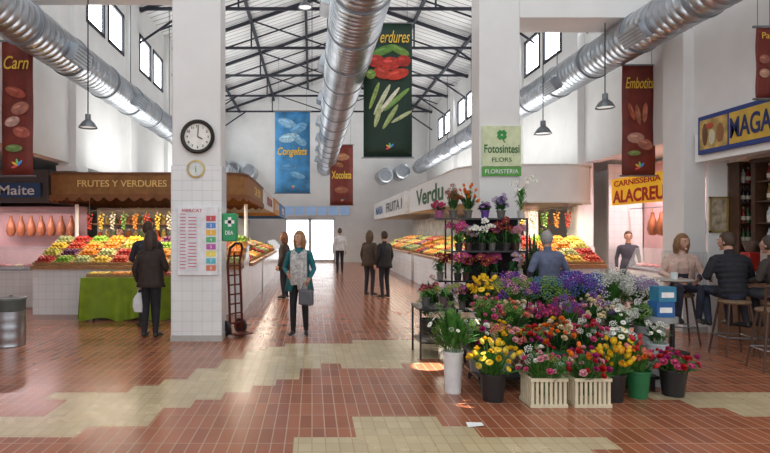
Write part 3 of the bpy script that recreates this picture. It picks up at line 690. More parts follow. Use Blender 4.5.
m=MB(); m.box(-.2,.18,-1.2,1.3,0,1.0); m.build('counter_front',M('bar_front',(.18,.09,.05),.5,0,.2),t)
m=MB(); m.box(-.25,.19,-1.2,1.33,1.0,1.05); m.build('counter_top',M('marble_grey',(.45,.43,.4),.25,0,.2),t)
m=MB(); m.box(7.12,7.18,4.0,9.5,0,3.28); o=m.build('drinks_back_panel',M('bar_wall_white',(.6,.58,.55),.6)); tag(o,'off white wall panel behind the bar','panel')
t=thing('coffee_grinder','red coffee grinder on bar counter','grinder',(6.5,8.25,1.052))
m=MB(); m.box(-.09,.09,-.09,.09,0,.28); m.build('grinder_body',M('grinder_red',(.5,.03,.02),.35),t,bevel=.02)
m=MB(); m.lathe([(.05,.28),(.1,.42),(.1,.44),(0,.45)],16); m.build('bean_hopper',M('hopper',(.15,.1,.08),.2),t)
t=thing('espresso_machine','steel espresso machine on the bar counter','coffee machine',(6.52,7.55,1.052))
m=MB(); m.box(-.18,.18,-.32,.32,.1,.42); m.box(-.16,.16,-.3,.3,0,.1); m.build('machine_body',STEEL,t,bevel=.01)
for y in (-.15,.15):
    m=MB(); m.lathe([(0,0),(.035,0),(.035,.05),(0,.05)],12,(-.21,y,.13)); m.bar((-.23,y,.15),(-.34,y,.13),.012); m.build('filter_handle',BLACK,t)
for k in range(7):
    m=MB(); m.lathe([(0,0),(.03,.0),(.042,.07),(.038,.07),(.028,.01),(0,.01)],12); o=m.build('coffee_cup',WHP); o.location=(6.47+.10*(k%2),7.28+.09*k,1.475); tag(o,'white cup stacked on espresso machine','cup','cups on the espresso machine')
t=thing('picture_frame','gold framed picture hanging right of the pillar','picture',(6.56,8.975,1.62))
m=MB(); 
for (x0,x1,z0,z1) in ((-.15,.15,0,.03),(-.15,.15,.55,.58),(-.15,-.12,0,.58),(.12,.15,0,.58)): m.box(x0,x1,-.02,.01,z0,z1)
m.build('frame_moulding',M('gold_rim',(.55,.4,.15),.4,.6),t)
m=MB(); m.box(-.12,.12,-.005,.005,.03,.55); m.build('picture_print',M('poster_print',(.42,.35,.25),.5,0,.6,9),t)
m=MB(); m.box(6.42,7.1,9.0,9.06,0,2.74); o=m.build('shop_end_panel',WCAN); tag(o,'white panel joining pillar to the bar','panel')

# florist sign on pillar
a=W(482,126,9.23); b=W(521,176,9.23)
t=thing('florist_sign','pale green florist sign fixed to the pillar front','sign',((a.x+b.x)/2,9.23,b.z)); w=b.x-a.x; h=a.z-b.z
m=MB(); m.box(-w/2,w/2,-.015,.015,.16,h); bo=m.build('sign_board',M('pale_green_sign',(.66,.73,.46),.5),t)
m=MB(); m.box(-w/2,w/2,-.015,.015,0,.15); b2=m.build('sign_lower_board',M('mid_green_sign',(.10,.36,.06),.5),t)
text('Fotosintesi',bo,w*.9,.14,(0,-.02,.45),0,GRN,world=False,bold=.015); text('FLORS',bo,w*.5,.07,(0,-.02,.27),0,GRN,world=False); text('FLORISTERIA',b2,w*.85,.07,(0,-.02,.075),0,WHP,world=False)
for k in range(4):
    a=R(45+90*k); m=MB()
    for s in(-1,1): m.sph((.05,0,s*.018),(.038,.005,.028),12,6,0,Matrix.Translation((0,-.02,.68))@Matrix.Rotation(-a,4,'Y'))
    m.build('clover_leaf',M('clover_green',(.03,.30,.06),.5),bo)
m=MB(); m.tube([(0,-.02,.66),(.03,-.02,.58),(.05,-.02,.56)],.008,6); m.build('clover_stem',M('clover_green',(.03,.30,.06),.5),bo)

# ================================================================ FLOWERS
def petal(m,a,r0,r1,wd,z0,z1,mi=0,curl=0,c=(0,0,0)):
    ca,sa=math.cos(a),math.sin(a)
    def P(r,t,z): return (c[0]+r*ca-t*sa,c[1]+r*sa+t*ca,c[2]+z)
    rm=(r0+r1)/2
    m.add([P(r0,-wd*.25,z0),P(r0,wd*.25,z0),P(rm,wd*.5,(z0+z1)/2+curl),P(rm,-wd*.5,(z0+z1)/2+curl),P(r1,wd*.22,z1),P(r1,-wd*.22,z1)],[(0,1,2,3),(3,2,4,5)],mi)
fc={}
def flower(kind,col):
    k=(kind,col)
    if k in fc: return fc[k]
    cm=M('petal_%s_%d_%d_%d'%(kind,*[int(x*99) for x in col]),col,.6,0,.25,40); ym=M('flower_eye',(.6,.36,.03),.7)
    m=MB()
    if kind=='daisy':
        for i in range(12): petal(m,2*PI*i/12,.006,.028,.013,.004,0)
        m.sph((0,0,.004),(.009,.009,.006),8,4,1)
    elif kind=='rose':
        for j,(rr,z) in enumerate(((.030,.012),(.022,.022),(.013,.03))):
            for i in range(5): petal(m,2*PI*i/5+j*.6,.003,rr,.036-.008*j,0,z,0,-.006)
        m.sph((0,0,.014),(.011,.011,.014),8,5)
    elif kind=='tulip':
        for i in range(6): petal(m,2*PI*i/6,.004,.012,.034,0,.058,0,0)
        m.lathe([(0,0),(.016,.006),(.022,.028),(.016,.05)],8)
    elif kind=='puff':
        for i in range(26):
            a=i*2.4; z=1-2*(i+.5)/26; q=math.sqrt(1-z*z); rr=random.uniform(.7,1.1)
            m.sph((.032*q*math.cos(a)*rr,.032*q*math.sin(a)*rr,.014+.024*z*rr),.0055,5,3)
    elif kind=='carnation':
        for j in range(3):
            for i in range(9): petal(m,2*PI*i/9+j*.35,.003,.030-.007*j,.02,0,.01+.012*j+.004*(i%2))
    elif kind=='orchid':
        for i in range(3): petal(m,2*PI*i/3+PI/2,.004,.036,.022,0,.004)
        for i in (0,1): petal(m,PI*i+.1,.004,.042,.042,.004,.006)
        m.sph((0,-.008,.01),(.008,.01,.008),6,4,1)
    me=m.mesh(kind,[cm,ym],60); fc[k]=me; return me
def bouquet(x,y,z,Rr,H,kinds,n,label,leaf=GREENL,nl=46,group='cut flower bunches on the florist stand',fs=1.0,cat='flowers',name='flower_bunch',gap=.42):
    t=thing(name,label,cat,(x,y,z),random.uniform(0,6),group)
    m=MB(); pos=[]
    for i in range(n):
        a=i*2.399963+random.uniform(-.25,.25); q=math.sqrt((i+.5)/n)*random.uniform(.9,1.08); r=Rr*q
        zz=H*(1-gap*q*q)+random.uniform(-.08,.07)*H/.3
        p=Vector((r*math.cos(a),r*math.sin(a),zz)); pos.append((p,a,q))
        m.tube([(0.25*p.x,.25*p.y,-.12),(.5*p.x,.5*p.y,zz*.4),tuple(p)],.0028,4,None,0,False)
    m.build('stems',STEMG,t)
    m=MB()
    for i in range(nl):
        a=random.uniform(0,6.28); q=random.uniform(.15,1.15); r=Rr*q; zz=H*random.uniform(.4,1.1)*(1-.35*q*q); wd=random.uniform(.010,.028)
        ca,sa=math.cos(a),math.sin(a); b=random.uniform(.3,.6)
        p0=Vector((r*b*ca,r*b*sa,zz*.35)); p1=Vector((r*.8*ca,r*.8*sa,zz*.85)); p2=Vector((r*1.1*ca,r*1.1*sa,zz)); s=Vector((-sa,ca,.3))*wd
        m.add([p0-s*.3,p0+s*.3,p1+s,p1-s,p2],[(0,1,2,3),(3,2,4)])
    m.build('leaves',leaf,t)
    for p,a,q in pos:
        kd,col=random.choice(kinds); sc=fs*random.uniform(.7,1.3)
        o=inst('bloom',flower(kd,col),p,0,t,None,sc)
        d=Vector((q*math.cos(a)*.9+random.uniform(-.2,.2),q*math.sin(a)*.9+random.uniform(-.2,.2),.75)); o.rotation_euler=d.to_track_quat('Z','Y').to_euler()
    return t
def bucket(x,y,z,r,h,mt,label,name='flower_bucket',taper=.78,grp=None):
    t=thing(name,label,'bucket' if 'bucket' in name else 'vase',(x,y,z),0,grp)
    m=MB(); m.lathe([(0,0),(r*taper,0),(r,h),(r+.008,h),(r+.008,h-.02),(r-.004,h-.02)],20)
    m.lathe([(r-.005,h),(r*taper-.005,.01),(0,.01)],20); m.build('bucket_wall',mt,t,sharp=50)
    m=MB(); m.lathe([(0,h*.8),(r*.93,h*.8)],20); m.build('water',M('water',(.05,.07,.05),.1),t)
    return t
def slat_crate(x,y,label):
    t=thing('slatted_crate',label,'crate',(x,y,0)); w=.165
    m=MB(); m.box(-w,w,-.13,.13,.01,.025); m.build('crate_floor',CREAMP,t)
    for k in range(8):
        xx=-w+.015+k*(2*w-.03)/7
        m=MB(); m.box(xx-.012,xx+.012,-.135,-.125,.0,.27); m.build('crate_slat',CREAMP,t)
        m=MB(); m.box(xx-.012,xx+.012,.125,.135,0,.27); m.build('crate_slat',CREAMP,t)
    for k in range(6):
        yy=-.12+k*.048
        m=MB(); m.box(-w,-w+.01,yy-.012,yy+.012,0,.27); m.build('crate_slat',CREAMP,t)
        m=MB(); m.box(w-.01,w,yy-.012,yy+.012,0,.27); m.build('crate_slat',CREAMP,t)
    for z in (.0,.24):
        m=MB(); m.ring([(-w-.008,-.145),(w+.008,-.145),(w+.008,.145),(-w-.008,.145)],[(-w+.002,-.133),(w-.002,-.133),(w-.002,.133),(-w+.002,.133)],z,z+.03); m.build('crate_rail',CREAMP,t)
    return t
YE=(.80,.50,.01); RE=(.48,.01,.015); PK=(.60,.08,.20); LP=(.72,.35,.40); WH=(.78,.78,.72); OR=(.75,.17,.01); VI=(.18,.05,.36); MG=(.38,.015,.15); BL=(.10,.14,.42); CR=(.72,.60,.38); SA=(.72,.22,.15); TE=(.08,.18,.24); GR=(.18,.32,.06)
def fx(px,by): D=906/(by-232); return (px-VX)*D/F,D
BK=M('black_plastic',(.02,.02,.022),.35); GB=M('green_bucket',(.02,.17,.06),.4); GYB=M('grey_bucket',(.3,.31,.32),.4)
x,y=fx(453,392); bucket(x,y,0,.10,.42,M('white_vase',(.78,.78,.78),.35),'tall white vase on floor at left end of flowers','floor_vase',.8)
bouquet(x,y,.42,.27,.42,[('puff',GR),('puff',(.5,.55,.4)),('daisy',WH),('puff',(.10,.22,.06))],22,'loose green and white foliage in the tall white vase',GREENL,180)
fr=[(493,400,'b','yellow daffodils in the leftmost black bucket',[('daisy',YE),('tulip',(.8,.62,.08)),('tulip',YE),('carnation',YE)],.24,.31,42),
 (543,403,'c','red, pink and white bunch in left slatted crate',[('rose',RE),('carnation',LP),('rose',PK),('rose',WH),('puff',WH),('puff',GR)],.24,.30,44),
 (586,403,'c','scarlet and orange bunch in right slatted crate',[('rose',RE),('carnation',RE),('carnation',MG),('tulip',OR),('rose',LP)],.20,.27,36),
 (612,400,'b','yellow tulips in the black bucket beside slatted crate',[('tulip',YE),('tulip',YE),('tulip',(.8,.4,.02)),('tulip',YE)],.18,.30,34),
 (638,397,'g','orange red tulips in the green bucket',[('tulip',OR),('tulip',SA),('tulip',RE)],.13,.30,22),
 (673,395,'b','pinkish red carnations in the rightmost black bucket',[('carnation',RE),('carnation',MG),('rose',PK)],.23,.20,40)]
for px,by,c,lb,kd,rr,hh,n in fr:
    x,y=fx(px,by)
    if c=='c': slat_crate(x,y,'cream slatted crate under %s'%lb.split(' in ')[0]); z=.2
    else:
        bucket(x,y,0,.125 if c=='b' else .11,.27,GB if c=='g' else BK,'%s bucket holding %s'%('green' if c=='g' else 'black',lb.split(' in ')[0])); z=.22
    bouquet(x,y,z,rr,hh,kd,n,lb,GREENL,80,fs=1.05,gap=.5)
t=thing('flower_stand','black stepped metal stand holding the flower buckets','stand',(2.55,6.7,0))
rowsF=[(5.95,.15,1.70,3.55),(6.55,.31,1.75,3.95),(7.15,.48,1.85,4.35)]
for (yy,zz,xa,xb) in rowsF:
    m=MB(); m.box(xa-2.55,xb-2.55,yy-6.7-.27,yy-6.7+.27,zz-.03,zz); m.build('stand_shelf',BK,t)
    for xx in (xa+.05,(xa+xb)/2,xb-.05):
        for s in(-.24,.24):
            m=MB(); m.box(xx-2.55-.015,xx-2.55+.015,yy-6.7+s-.015,yy-6.7+s+.015,0,zz-.03); m.build('stand_leg',BK,t)
r2=[(478,[('rose',LP),('carnation',MG),('rose',WH),('puff',GR)],'pale pink and burgundy'),(503,[('rose',YE),('rose',LP),('puff',SA)],'peach and yellow'),(530,[('rose',RE),('rose',MG),('puff',GR)],'deep red rose'),(558,[('rose',YE),('rose',OR),('rose',CR)],'golden orange'),(586,[('carnation',RE),('rose',PK),('puff',WH)],'bright pinkish red'),(617,[('daisy',WH),('daisy',(.8,.78,.6)),('daisy',YE),('puff',WH)],'yellow and white daisy')]
r3=[(487,[('carnation',LP),('rose',PK),('puff',GR)],'pastel pink'),(513,[('rose',CR),('rose',SA),('puff',GR)],'cream and salmon'),(540,[('puff',MG),('carnation',PK)],'magenta'),(567,[('puff',VI),('puff',MG)],'dark violet'),(592,[('carnation',LP),('rose',CR),('puff',VI)],'lilac and cream'),(619,[('daisy',WH),('puff',WH)],'white daisy'),(644,[('puff',GR),('puff',WH)],'green and white')]
r4=[(484,[('daisy',YE),('tulip',YE)],'small bright yellow'),(511,[('puff',VI),('puff',LP),('puff',GR)],'lilac'),(546,[('puff',TE),('puff',(.12,.20,.36)),('puff',GR)],'blue green statice'),(580,[('puff',BL),('puff',VI)],'deep blue violet'),(611,[('puff',WH),('puff',(.55,.55,.5))],'white gypsophila'),(640,[('puff',(.38,.28,.46)),('puff',WH)],'mauve and white')]
for ri,(row,rn) in enumerate(((r2,'lowest'),(r3,'middle'),(r4,'highest'))):
    yy,zz,_,_=rowsF[ri]
    for j,(px,kd,lb) in enumerate(row):
        x=(px-VX)*yy/F
        bucket(x,yy,zz,.105,.22,(BK,GB,GYB)[(px//7)%3],'bucket of %s flowers on the %s step of flower stand'%(lb,rn))
        sml=.8 if lb=='small bright yellow' else 1
        bouquet(x,yy,zz+.20,sml*(.20 if ri<2 else .26)*(1+.14*math.sin(j*2.1)),sml*(.27 if ri<2 else .33)*(1+.15*math.cos(j*1.7)),kd,40 if ri<2 else 50,'bunch of %s flowers on the %s step of flower stand'%(lb,rn),GREENL if px%2 else GREEND,80,fs=(1.05 if ri<2 else 1.8)*(.7 if sml<1 else 1))
x=W(661,0,6.4).x
for i,(z,c,lb) in enumerate(((.662,(.02,.12,.35),'dark blue flower food carton on the grey pedestal'),(.834,(.04,.22,.36),'light blue carton stacked on top of another carton'))):
    t=thing('carton',lb,'carton',(x+.02*i,6.4,z),0,'cartons beside the flowers')
    m=MB(); m.box(-.10,.10,-.09,.09,0,.17); m.build('carton_box',M('carton%d'%i,c,.5),t,bevel=.003)
    m=MB(); m.box(-.07,.07,-.093,-.09,.05,.11); m.build('paper_label',WHP,t)
t=thing('pedestal_table','grey pedestal beside the flower stand','pedestal',(x,6.4,0))
m=MB(); m.lathe([(0,0),(.15,0),(.15,.03),(.06,.06),(.05,.6),(0,.6)],20); m.build('pedestal_foot',GYB,t)
m=MB(); m.lathe([(0,.6),(.17,.6),(.17,.66),(0,.66)],24); m.build('pedestal_top',GYB,t)
x,y=fx(657,385); bucket(x,y,0,.10,.45,M('frosted_vase',(.55,.58,.6),.25),'tall frosted grey vase between green bucket and red carnations','floor_vase',.85)
bouquet(x,y,.45,.14,.2,[('puff',WH),('daisy',WH)],14,'small white sprigs in the tall frosted grey vase',GREEND,40)
# rack behind
t=thing('plant_rack','black metal plant rack in front of the white pillar','shelf',(2.5,8.55,0))
for z,xa in ((.45,-.5),(.9,-.6),(1.35,-.42),(1.84,-.66)):
    m=MB(); m.box(xa,.74,-.22,.22,z-.025,z); m.build('rack_shelf',BK,t)
for sx in (-.40,.73):
    for sy in(-.20,.20):
        m=MB(); m.box(sx-.012,sx+.012,sy-.012,sy+.012,0,1.84); m.build('rack_post',BK,t)
m=MB(); m.box(-.08,.73,.20,.215,.45,1.84); m.build('rack_back',M('rack_back_dark',(.025,.022,.025),.7),t)
DKP=(.035,.03,.03)
def orchid(x,y,z,col,h,label,n=2,pot=DKP,fs=1.3,sp=.13,bush=26):
    t=thing('potted_orchid',label,'plant',(x,y,z),random.uniform(-.6,.6),'potted orchids')
    m=MB(); m.lathe([(0,0),(.045,0),(.058,.10),(.062,.10),(.062,.115),(.052,.115),(.045,.09),(0,.09)],16); m.build('pot',M('pot%d'%int(sum(pot)*50),pot,.4),t)
    m=MB()
    for i in range(bush):
        a=i*2.4; ca,sa=math.cos(a),math.sin(a); s=Vector((-sa,ca,0))*random.uniform(.010,.024); k=random.uniform(.5,1.3); zz=.10+random.uniform(0,.55)*h; dr=random.uniform(-.08,.05)
        p=[Vector((0,0,zz*.8)),Vector((.07*ca*k,.06*sa*k,zz+.05)),Vector((.14*ca*k,.12*sa*k,zz+.03+dr))]
        m.add([p[0]-s*.3,p[0]+s*.3,p[1]+s,p[1]-s,p[2]],[(0,1,2,3),(3,2,4)])
    m.build('leaves',random.choice([GREEND,GREEND,GREENL]),t)
    for j in range(n):
        sg=(-1)**j*(1 if j<2 else .4)*random.uniform(.6,1.3); P=[]; hh=h*random.uniform(.75,1.15); cv=random.uniform(1.9,2.2)
        for k in range(9):
            q=k/8; P.append(Vector((sg*(.03+sp*q*q),-.06*q-.02*j,.11+hh*math.sin(q*cv))))
        m=MB(); m.tube([tuple(p) for p in P],.003,5,None,0,False); m.build('stem',STEMG,t)
        for k in range(3,9):
            inst('bloom',flower('orchid',col),P[k]+Vector((random.uniform(-.02,.02),-.015,random.uniform(-.025,.015))),0,t,(R(80)+random.uniform(-.4,.4),0,random.uniform(-.8,.8)),fs*random.uniform(.7,1.15))
oc=[(MG,'wine red'),((.42,.10,.30),'mauve'),((.68,.28,.38),'pale pink'),((.32,.02,.17),'dark magenta'),((.50,.33,.46),'lilac'),((.22,.008,.025),'deep red'),(WH,'white')]
for ri,(zz,hh,sn,pxs) in enumerate(((1.35,.30,'upper',(457,469,480,493,504,517)),(.9,.28,'middle',(441,456,467,482,495,512)),(.45,.28,'lowest',(449,463,478,496,510)))):
    for i,px in enumerate(pxs):
        c,cn=oc[(ri*2+i*3+(i*i)%4)%7]
        if ri==1 and i<3: c,cn=oc[(5,0,5)[i]]
        orchid((px-VX)*8.5/F,8.40+.15*((i+ri)%2),zz,c,hh*random.uniform(.75,1.15),'%s orchid, %s from the left on the %s rack shelf'%(cn,ORD[i],sn),3,(DKP,(.10,.05,.04),DKP,(.20,.18,.17))[(i+ri*3)%4],random.uniform(1.15,1.6),.09,36+12*(i%3))
orchid((521-VX)*8.5/F,8.5,1.84,WH,.62,'tall white orchid on top of the plant rack',2,(.55,.52,.5),1.1,.12)
tops=[(439,'pink cyclamen','carnation',PK,.10,.12),(453,'rust red grasses','puff',(.28,.05,.02),.11,.36),(468,'orange red anthuriums','tulip',OR,.14,.34),(485,'purple bellflowers','daisy',VI,.10,.14),(501,'violet hydrangea','puff',(.25,.12,.42),.10,.22)]
for px,lb,k,c,rr,hh in tops:
    x=(px-VX)*8.5/F
    bucket(x,8.5,1.84,.065,.12,M('pot_%s'%lb[:3],((.35,.08,.2) if 'purple' not in lb else (.12,.04,.28)) if 'pink' in lb or 'purple' in lb else (.12,.11,.10),.4),'small pot of %s on top of the plant rack'%lb,'plant_pot')
    bouquet(x,8.5,1.94,rr,hh,[(k,c)],18,'%s in a pot on top of the plant rack'%lb,GREEND,60,'pot plants on top of the rack',cat='plant',name='pot_plant')
for i,(px,D,lb) in enumerate(((533,8.75,'tall leafy palm plant standing right of the plant rack'),(430,8.2,'dark leafy plant standing left of the plant rack'))):
    x=(px-VX)*D/F; bucket(x,D,0,.15,.35,BK,'large black pot of the %s'%lb.split(' standing')[0],'plant_pot')
    bouquet(x,D,.35,.24 if i==0 else .18,1.25 if i==0 else .55,[('puff',GR),('puff',(.3,.03,.06))],10,lb,GREEND,160,'leafy plants beside the rack',cat='plant',name='pot_plant',gap=.7)
t=thing('side_table','small black metal table left of the flower stand','table',(1.62,7.4,0))
m=MB(); m.box(-.25,.25,-.3,.3,.62,.65); m.build('table_top',BK,t)
for sx in(-.23,.23):
    for sy in(-.28,.28):
        m=MB(); m.box(sx-.012,sx+.012,sy-.012,sy+.012,0,.62); m.build('table_leg',BK,t)
m=MB(); m.box(-.23,.23,-.28,.28,.2,.215); m.build('lower_shelf',BK,t)
orchid(1.5,7.35,.65,(.22,.01,.05),.16,'dark red orchid on the small black table',2,(.1,.1,.1),1.0)
orchid(1.76,7.45,.65,(.2,.25,.08),.16,'green orchid on the small black table',2,(.15,.1,.1),1.0)
m=MB(); m.add([(0,0,.004),(.14,.02,.012),(.15,.12,.004),(.01,.11,.01)],[(0,1,2,3)]); o=m.build('paper_scrap',WHP); o.location=(1.3,4.63,0); tag(o,'small white paper scrap lying on the floor','paper')

# ================================================================ BAR FURNITURE
SW=M('stool_wood',(.08,.04,.025),.5); WK=M('woven_seat',(.22,.14,.08),.7,0,.4,60)
def stool(x,y,rz,label,back=True):
    t=thing('bar_stool',label,'bar stool',(x,y,0),rz,'bar stools by the bar')
    m=MB(); m.lathe([(0,.68),(.17,.68),(.19,.70),(.185,.725),(.1,.735),(0,.73)],20); m.build('seat',WK,t)
    for sx in(-1,1):
        for sy in(-1,1):
            m=MB(); m.tube([(sx*.12,sy*.12,.69),(sx*.2,sy*.2,.0)],[.016,.012],8,None,0,False); m.build('leg',SW,t)
    for a,b in (((-1,-1),(1,-1)),((1,-1),(1,1)),((1,1),(-1,1)),((-1,1),(-1,-1))):
        m=MB(); m.bar((a[0]*.172,a[1]*.172,.25),(b[0]*.172,b[1]*.172,.25),.010); m.build('foot_rest',STEELD,t)
    if back:
        for sx in(-1,1):
            m=MB(); m.tube([(sx*.15,-.12,.7),(sx*.17,-.19,1.0)],.013,8,None,0,False); m.build('back_post',SW,t)
        m=MB(); m.tube([(-.17,-.19,1.0),(-.09,-.23,1.02),(.09,-.23,1.02),(.17,-.19,1.0)],.018,8); m.build('back_rail',SW,t)
        m=MB(); m.tube([(-.16,-.16,.88),(-.08,-.2,.89),(.08,-.2,.89),(.16,-.16,.88)],.013,8); m.build('back_rail',SW,t)
    return t
stool(5.42,8.20,R(165),'wooden bar stool under the seated person in a pink beige jacket',False)
stool(5.60,7.38,R(-8),'wooden bar stool under the person in a black padded jacket',False)
stool(6.02,7.15,R(20),'wooden bar stool at right edge of the picture')
stool(5.45,6.55,R(-15),'empty wooden bar stool in front of the seated pair',True)
t=thing('bar_table','small round high table beside the two seated people','table',(4.86,7.5,0))
m=MB(); m.lathe([(0,.97),(.24,.97),(.26,.985),(.24,1.0),(0,1.0)],24); m.build('table_top',M('table_grey',(.35,.33,.3),.4),t)
m=MB(); m.lathe([(0,0),(.2,0),(.2,.02),(.03,.05),(.025,.97),(0,.97)],20); m.build('pedestal',BLACK,t)
m=MB(); m.lathe([(0,0),(.04,0),(.045,.09),(.04,.09),(.036,.01),(0,.01)],14); o=m.build('drinking_glass',M('pale_glass',(.7,.75,.75),.1)); o.location=(4.84,7.43,1.001); tag(o,'small glass on the round high bar table','glass')
# ================================================================ PEOPLE
def person(label,loc,rz,H=1.7,sit=None,lean=0,top=(.1,.1,.1),bottom=(.02,.02,.025),shoe=(.02,.02,.02),hair=(.1,.06,.03),skin=(.55,.30,.21),style='short',bulk=1.0,hem=-.06,elbows=None,wrists=None,yaw=0,stride=0,coat=None,female=False,quilt=False):
    t=thing('person',label,'person',loc,rz); s=H/1.7
    pz=.93 if sit is None else sit/s+.10
    Rl=Matrix.Rotation(-lean,3,'X')
    def U(x,y,z): return Vector((0,0,pz))+Rl@Vector((x,y,z))
    B=MB(); bones=[]
    sw=.93 if female else 1.0
    secs=[(-.06,.125,.10),(.0,.165,.12),(.06,.16,.118),(.16,.132*bulk,.098*bulk),(.30,.158*bulk*sw,.115*bulk),(.40,.165*bulk*sw,.10*bulk),(.455,.12*sw,.08),(.49,.062,.06),(.56,.052,.054),(.60,.05,.054)]
    if quilt:
        s2=[]
        for (z,a,b),(z2,a2,b2) in zip(secs,secs[1:]):
            n=max(1,int((z2-z)/.03)) if .0<=z<.42 else 1
            for k in range(n):
                q=k/n; e=1+(.05 if (len(s2)%2) else -.02); s2.append((z+(z2-z)*q,(a+(a2-a)*q)*(e if z<.44 else 1),(b+(b2-b)*q)*(e if z<.44 else 1)))
        secs=s2+[secs[-1]]
    B.tube([U(0,0,z) for z,a,b in secs],[(a,b) for z,a,b in secs],20,(1,0,0))
    B.tube([U(-.17*sw,0,.425),U(0,0,.44),U(.17*sw,0,.425)],[(.055*bulk)]*3,12)
    bones+=[(U(0,0,.03),U(0,0,.40),.15*bulk,1),(U(-.15,0,.42),U(.15,0,.42),.07,1),(U(0,0,.50),U(0,0,.60),.06,0)]
    for sd in (-1,1):
        if sit is None:
            st=stride*sd
            hip=Vector((sd*.085,0,pz-.03)); kn=Vector((sd*.095,.02+st*.5+abs(st)*.1,.50)); an=Vector((sd*.10,-.03+st,.085))
            toe=Vector((sd*.125,.13+st,.035))
        else:
            hip=Vector((sd*.09,.0,pz-.02)); kn=Vector((sd*.14,.42,pz+.0)); an=Vector((sd*.13,.34,pz-.42)); toe=Vector((sd*.14,.50,pz-.475))
        B.tube([hip+Vector((0,0,.02)),hip.lerp(kn,.4),kn,kn.lerp(an,.35),an],[.088,.080,.058,.055,.042],14)
        heel=an+Vector((0,-.035,-.045)); B.tube([heel,an.lerp(toe,.5)+Vector((0,0,-.01)),toe],[(.036,.035),(.042,.038),(.038,.024)],12)
        B.tube([an+Vector((0,0,.03)),an+Vector((0,-.005,-.03))],.04,10)
        bones+=[(hip,kn,.085,2),(kn,an+Vector((0,0,.02)),.055,2),(heel,toe,.045,3)]
    hands=[]
    for ix,sd in enumerate((-1,1)):
        sh=U(sd*.175*sw,0,.425)
        e=elbows[ix] if elbows else (sd*.235,-.03,.16); w=wrists[ix] if wrists else (sd*.245,.06,-.06)
        e=Vector((0,0,pz))+Vector(e); w=Vector((0,0,pz))+Vector(w)
        B.tube([sh,sh.lerp(e,.5),e,e.lerp(w,.5),w],[.056*bulk,.050*bulk,.042*bulk,.038*bulk,.028*bulk],12)
        d=(w-e).normalized(); inn=Vector((-sd,0,0)); ac=d.cross(inn)
        if ac.length<.3: ac=d.cross(Vector((0,0,1)))
        ac.normalize()
        if ac.y<0: ac=-ac
        nrm=inn-d*inn.dot(d)
        if nrm.length<.2: nrm=Vector((0,0,-1))-d*Vector((0,0,-1)).dot(d)
        nrm.normalize()
        pe=w+d*.095
        B.tube([w,w+d*.03,pe],[(.024,.020),(.036,.016),(.042,.015)],10,ac)
        bones+=[(sh,e,.05*bulk,1),(e,w-d*.005,.04*bulk,1),(w+d*.02,pe+d*.05,.035,0)]
        for k,(o,ln) in enumerate(((-.036,.062),(-.012,.074),(.012,.080),(.036,.072))):
            p0=pe+ac*o; p1=p0+(d*.8+nrm*.25+ac*o*3).normalized()*ln*.45; p2=p1+(d*.6+nrm*.6+ac*o*3).normalized()*ln*.32; p3=p2+(d*.3+nrm*.8).normalized()*ln*.25
            B.tube([p0-d*.01,p1,p2,p3],[.0105,.0095,.009,.008],8)
        p0=w+d*.03+ac*.028; p1=p0+(ac*.8+d*.7).normalized()*.035; p2=p1+(d*.9+nrm*.4+ac*.2).normalized()*.03
        B.tube([p0,p1,p2],[.013,.0115,.009],8); hands.append(pe+nrm*.02+d*.02)
    HC=U(0,.02,.675); Hm=Matrix.Translation(HC)@Matrix.Rotation(yaw,4,'Z')@Matrix.Rotation(-lean*.4,4,'X')
    hm=MB(); hm.sph((0,0,0),(.077,.097,.118),20,14)
    vs=[]
    for v in hm.v:
        z=v.z/.118
        if z<0: v=Vector((v.x*(1+.32*z),v.y*(1+.10*z)+.012*(-z),v.z))
        if v.y>.05 and z<.1: v.y*=.97
        vs.append(v)
    B.add(vs,hm.f,0,Hm)
    hm=MB(); hm.tube([(0,.088,.02),(0,.108,-.018),(0,.103,-.032)],[.009,.013,.012],8); hm.tube([(0,.075,-.1),(0,.085,-.095)],.02,8)
    for sd in(-1,1): hm.sph((sd*.077,-.005,-.01),(.012,.022,.032),8,6)
    hm.sph((0,.084,-.055),(.026,.014,.012),10,6); hm.sph((0,.080,.032),(.055,.016,.010),10,6)
    B.add(hm.v,hm.f,0,Hm)
    bones.append((HC-Vector((0,0,.05)),HC+Vector((0,0,.05)),.11,0))
    me=B.mesh('person_body_raw',[M('x',(1,1,1))],180)
    ob=bpy.data.objects.new('raw',me); C.objects.link(ob); md=ob.modifiers.new('r','REMESH'); md.mode='VOXEL'; md.voxel_size=.0078
    sm=ob.modifiers.new('s','SMOOTH'); sm.factor=.5; sm.iterations=3
    dg=bpy.context.evaluated_depsgraph_get(); m2=bpy.data.meshes.new_from_object(ob.evaluated_get(dg)); bpy.data.objects.remove(ob)
    m2.materials.clear()
    tagc=lambda n,c:'%s_%d_%d_%d'%(n,*[int(x*255) for x in c])
    for n,c,r,v in (('skin',skin,.55,.05),('top',top,.8,.22),('trousers',bottom,.8,.2),('shoe',shoe,.4,.1)): m2.materials.append(M(tagc(n,c),c,r,0,v,14,bump=.3 if n in('top','trousers') else 0))
    BA=[(a,b-a,(b-a).length_squared,r,mi) for a,b,r,mi in bones]
    idx=[]; up=Rl@Vector((0,0,1))
    for p in m2.polygons:
        c=p.center; best=1e9; bi=0
        for a,ab,l2,r,mi in BA:
            tt=max(0,min(1,(c-a).dot(ab)/l2)) if l2>1e-9 else 0
            dd=(c-a-ab*tt).length/r
            if dd<best: best=dd; bi=mi
        if bi in(1,2) and c.z<pz+.2 and abs(c.x)<.2 and not (c.z<pz-.2 and sit is not None): 
            rel=(c.z-pz) if sit is None else (c-Vector((0,0,pz))).dot(up)-(.0 if c.y<.12 else .3)
            if bi==1 and abs(c.x)>.185 and sit is None: pass
            else: bi=1 if rel>hem else 2
        idx.append(bi)
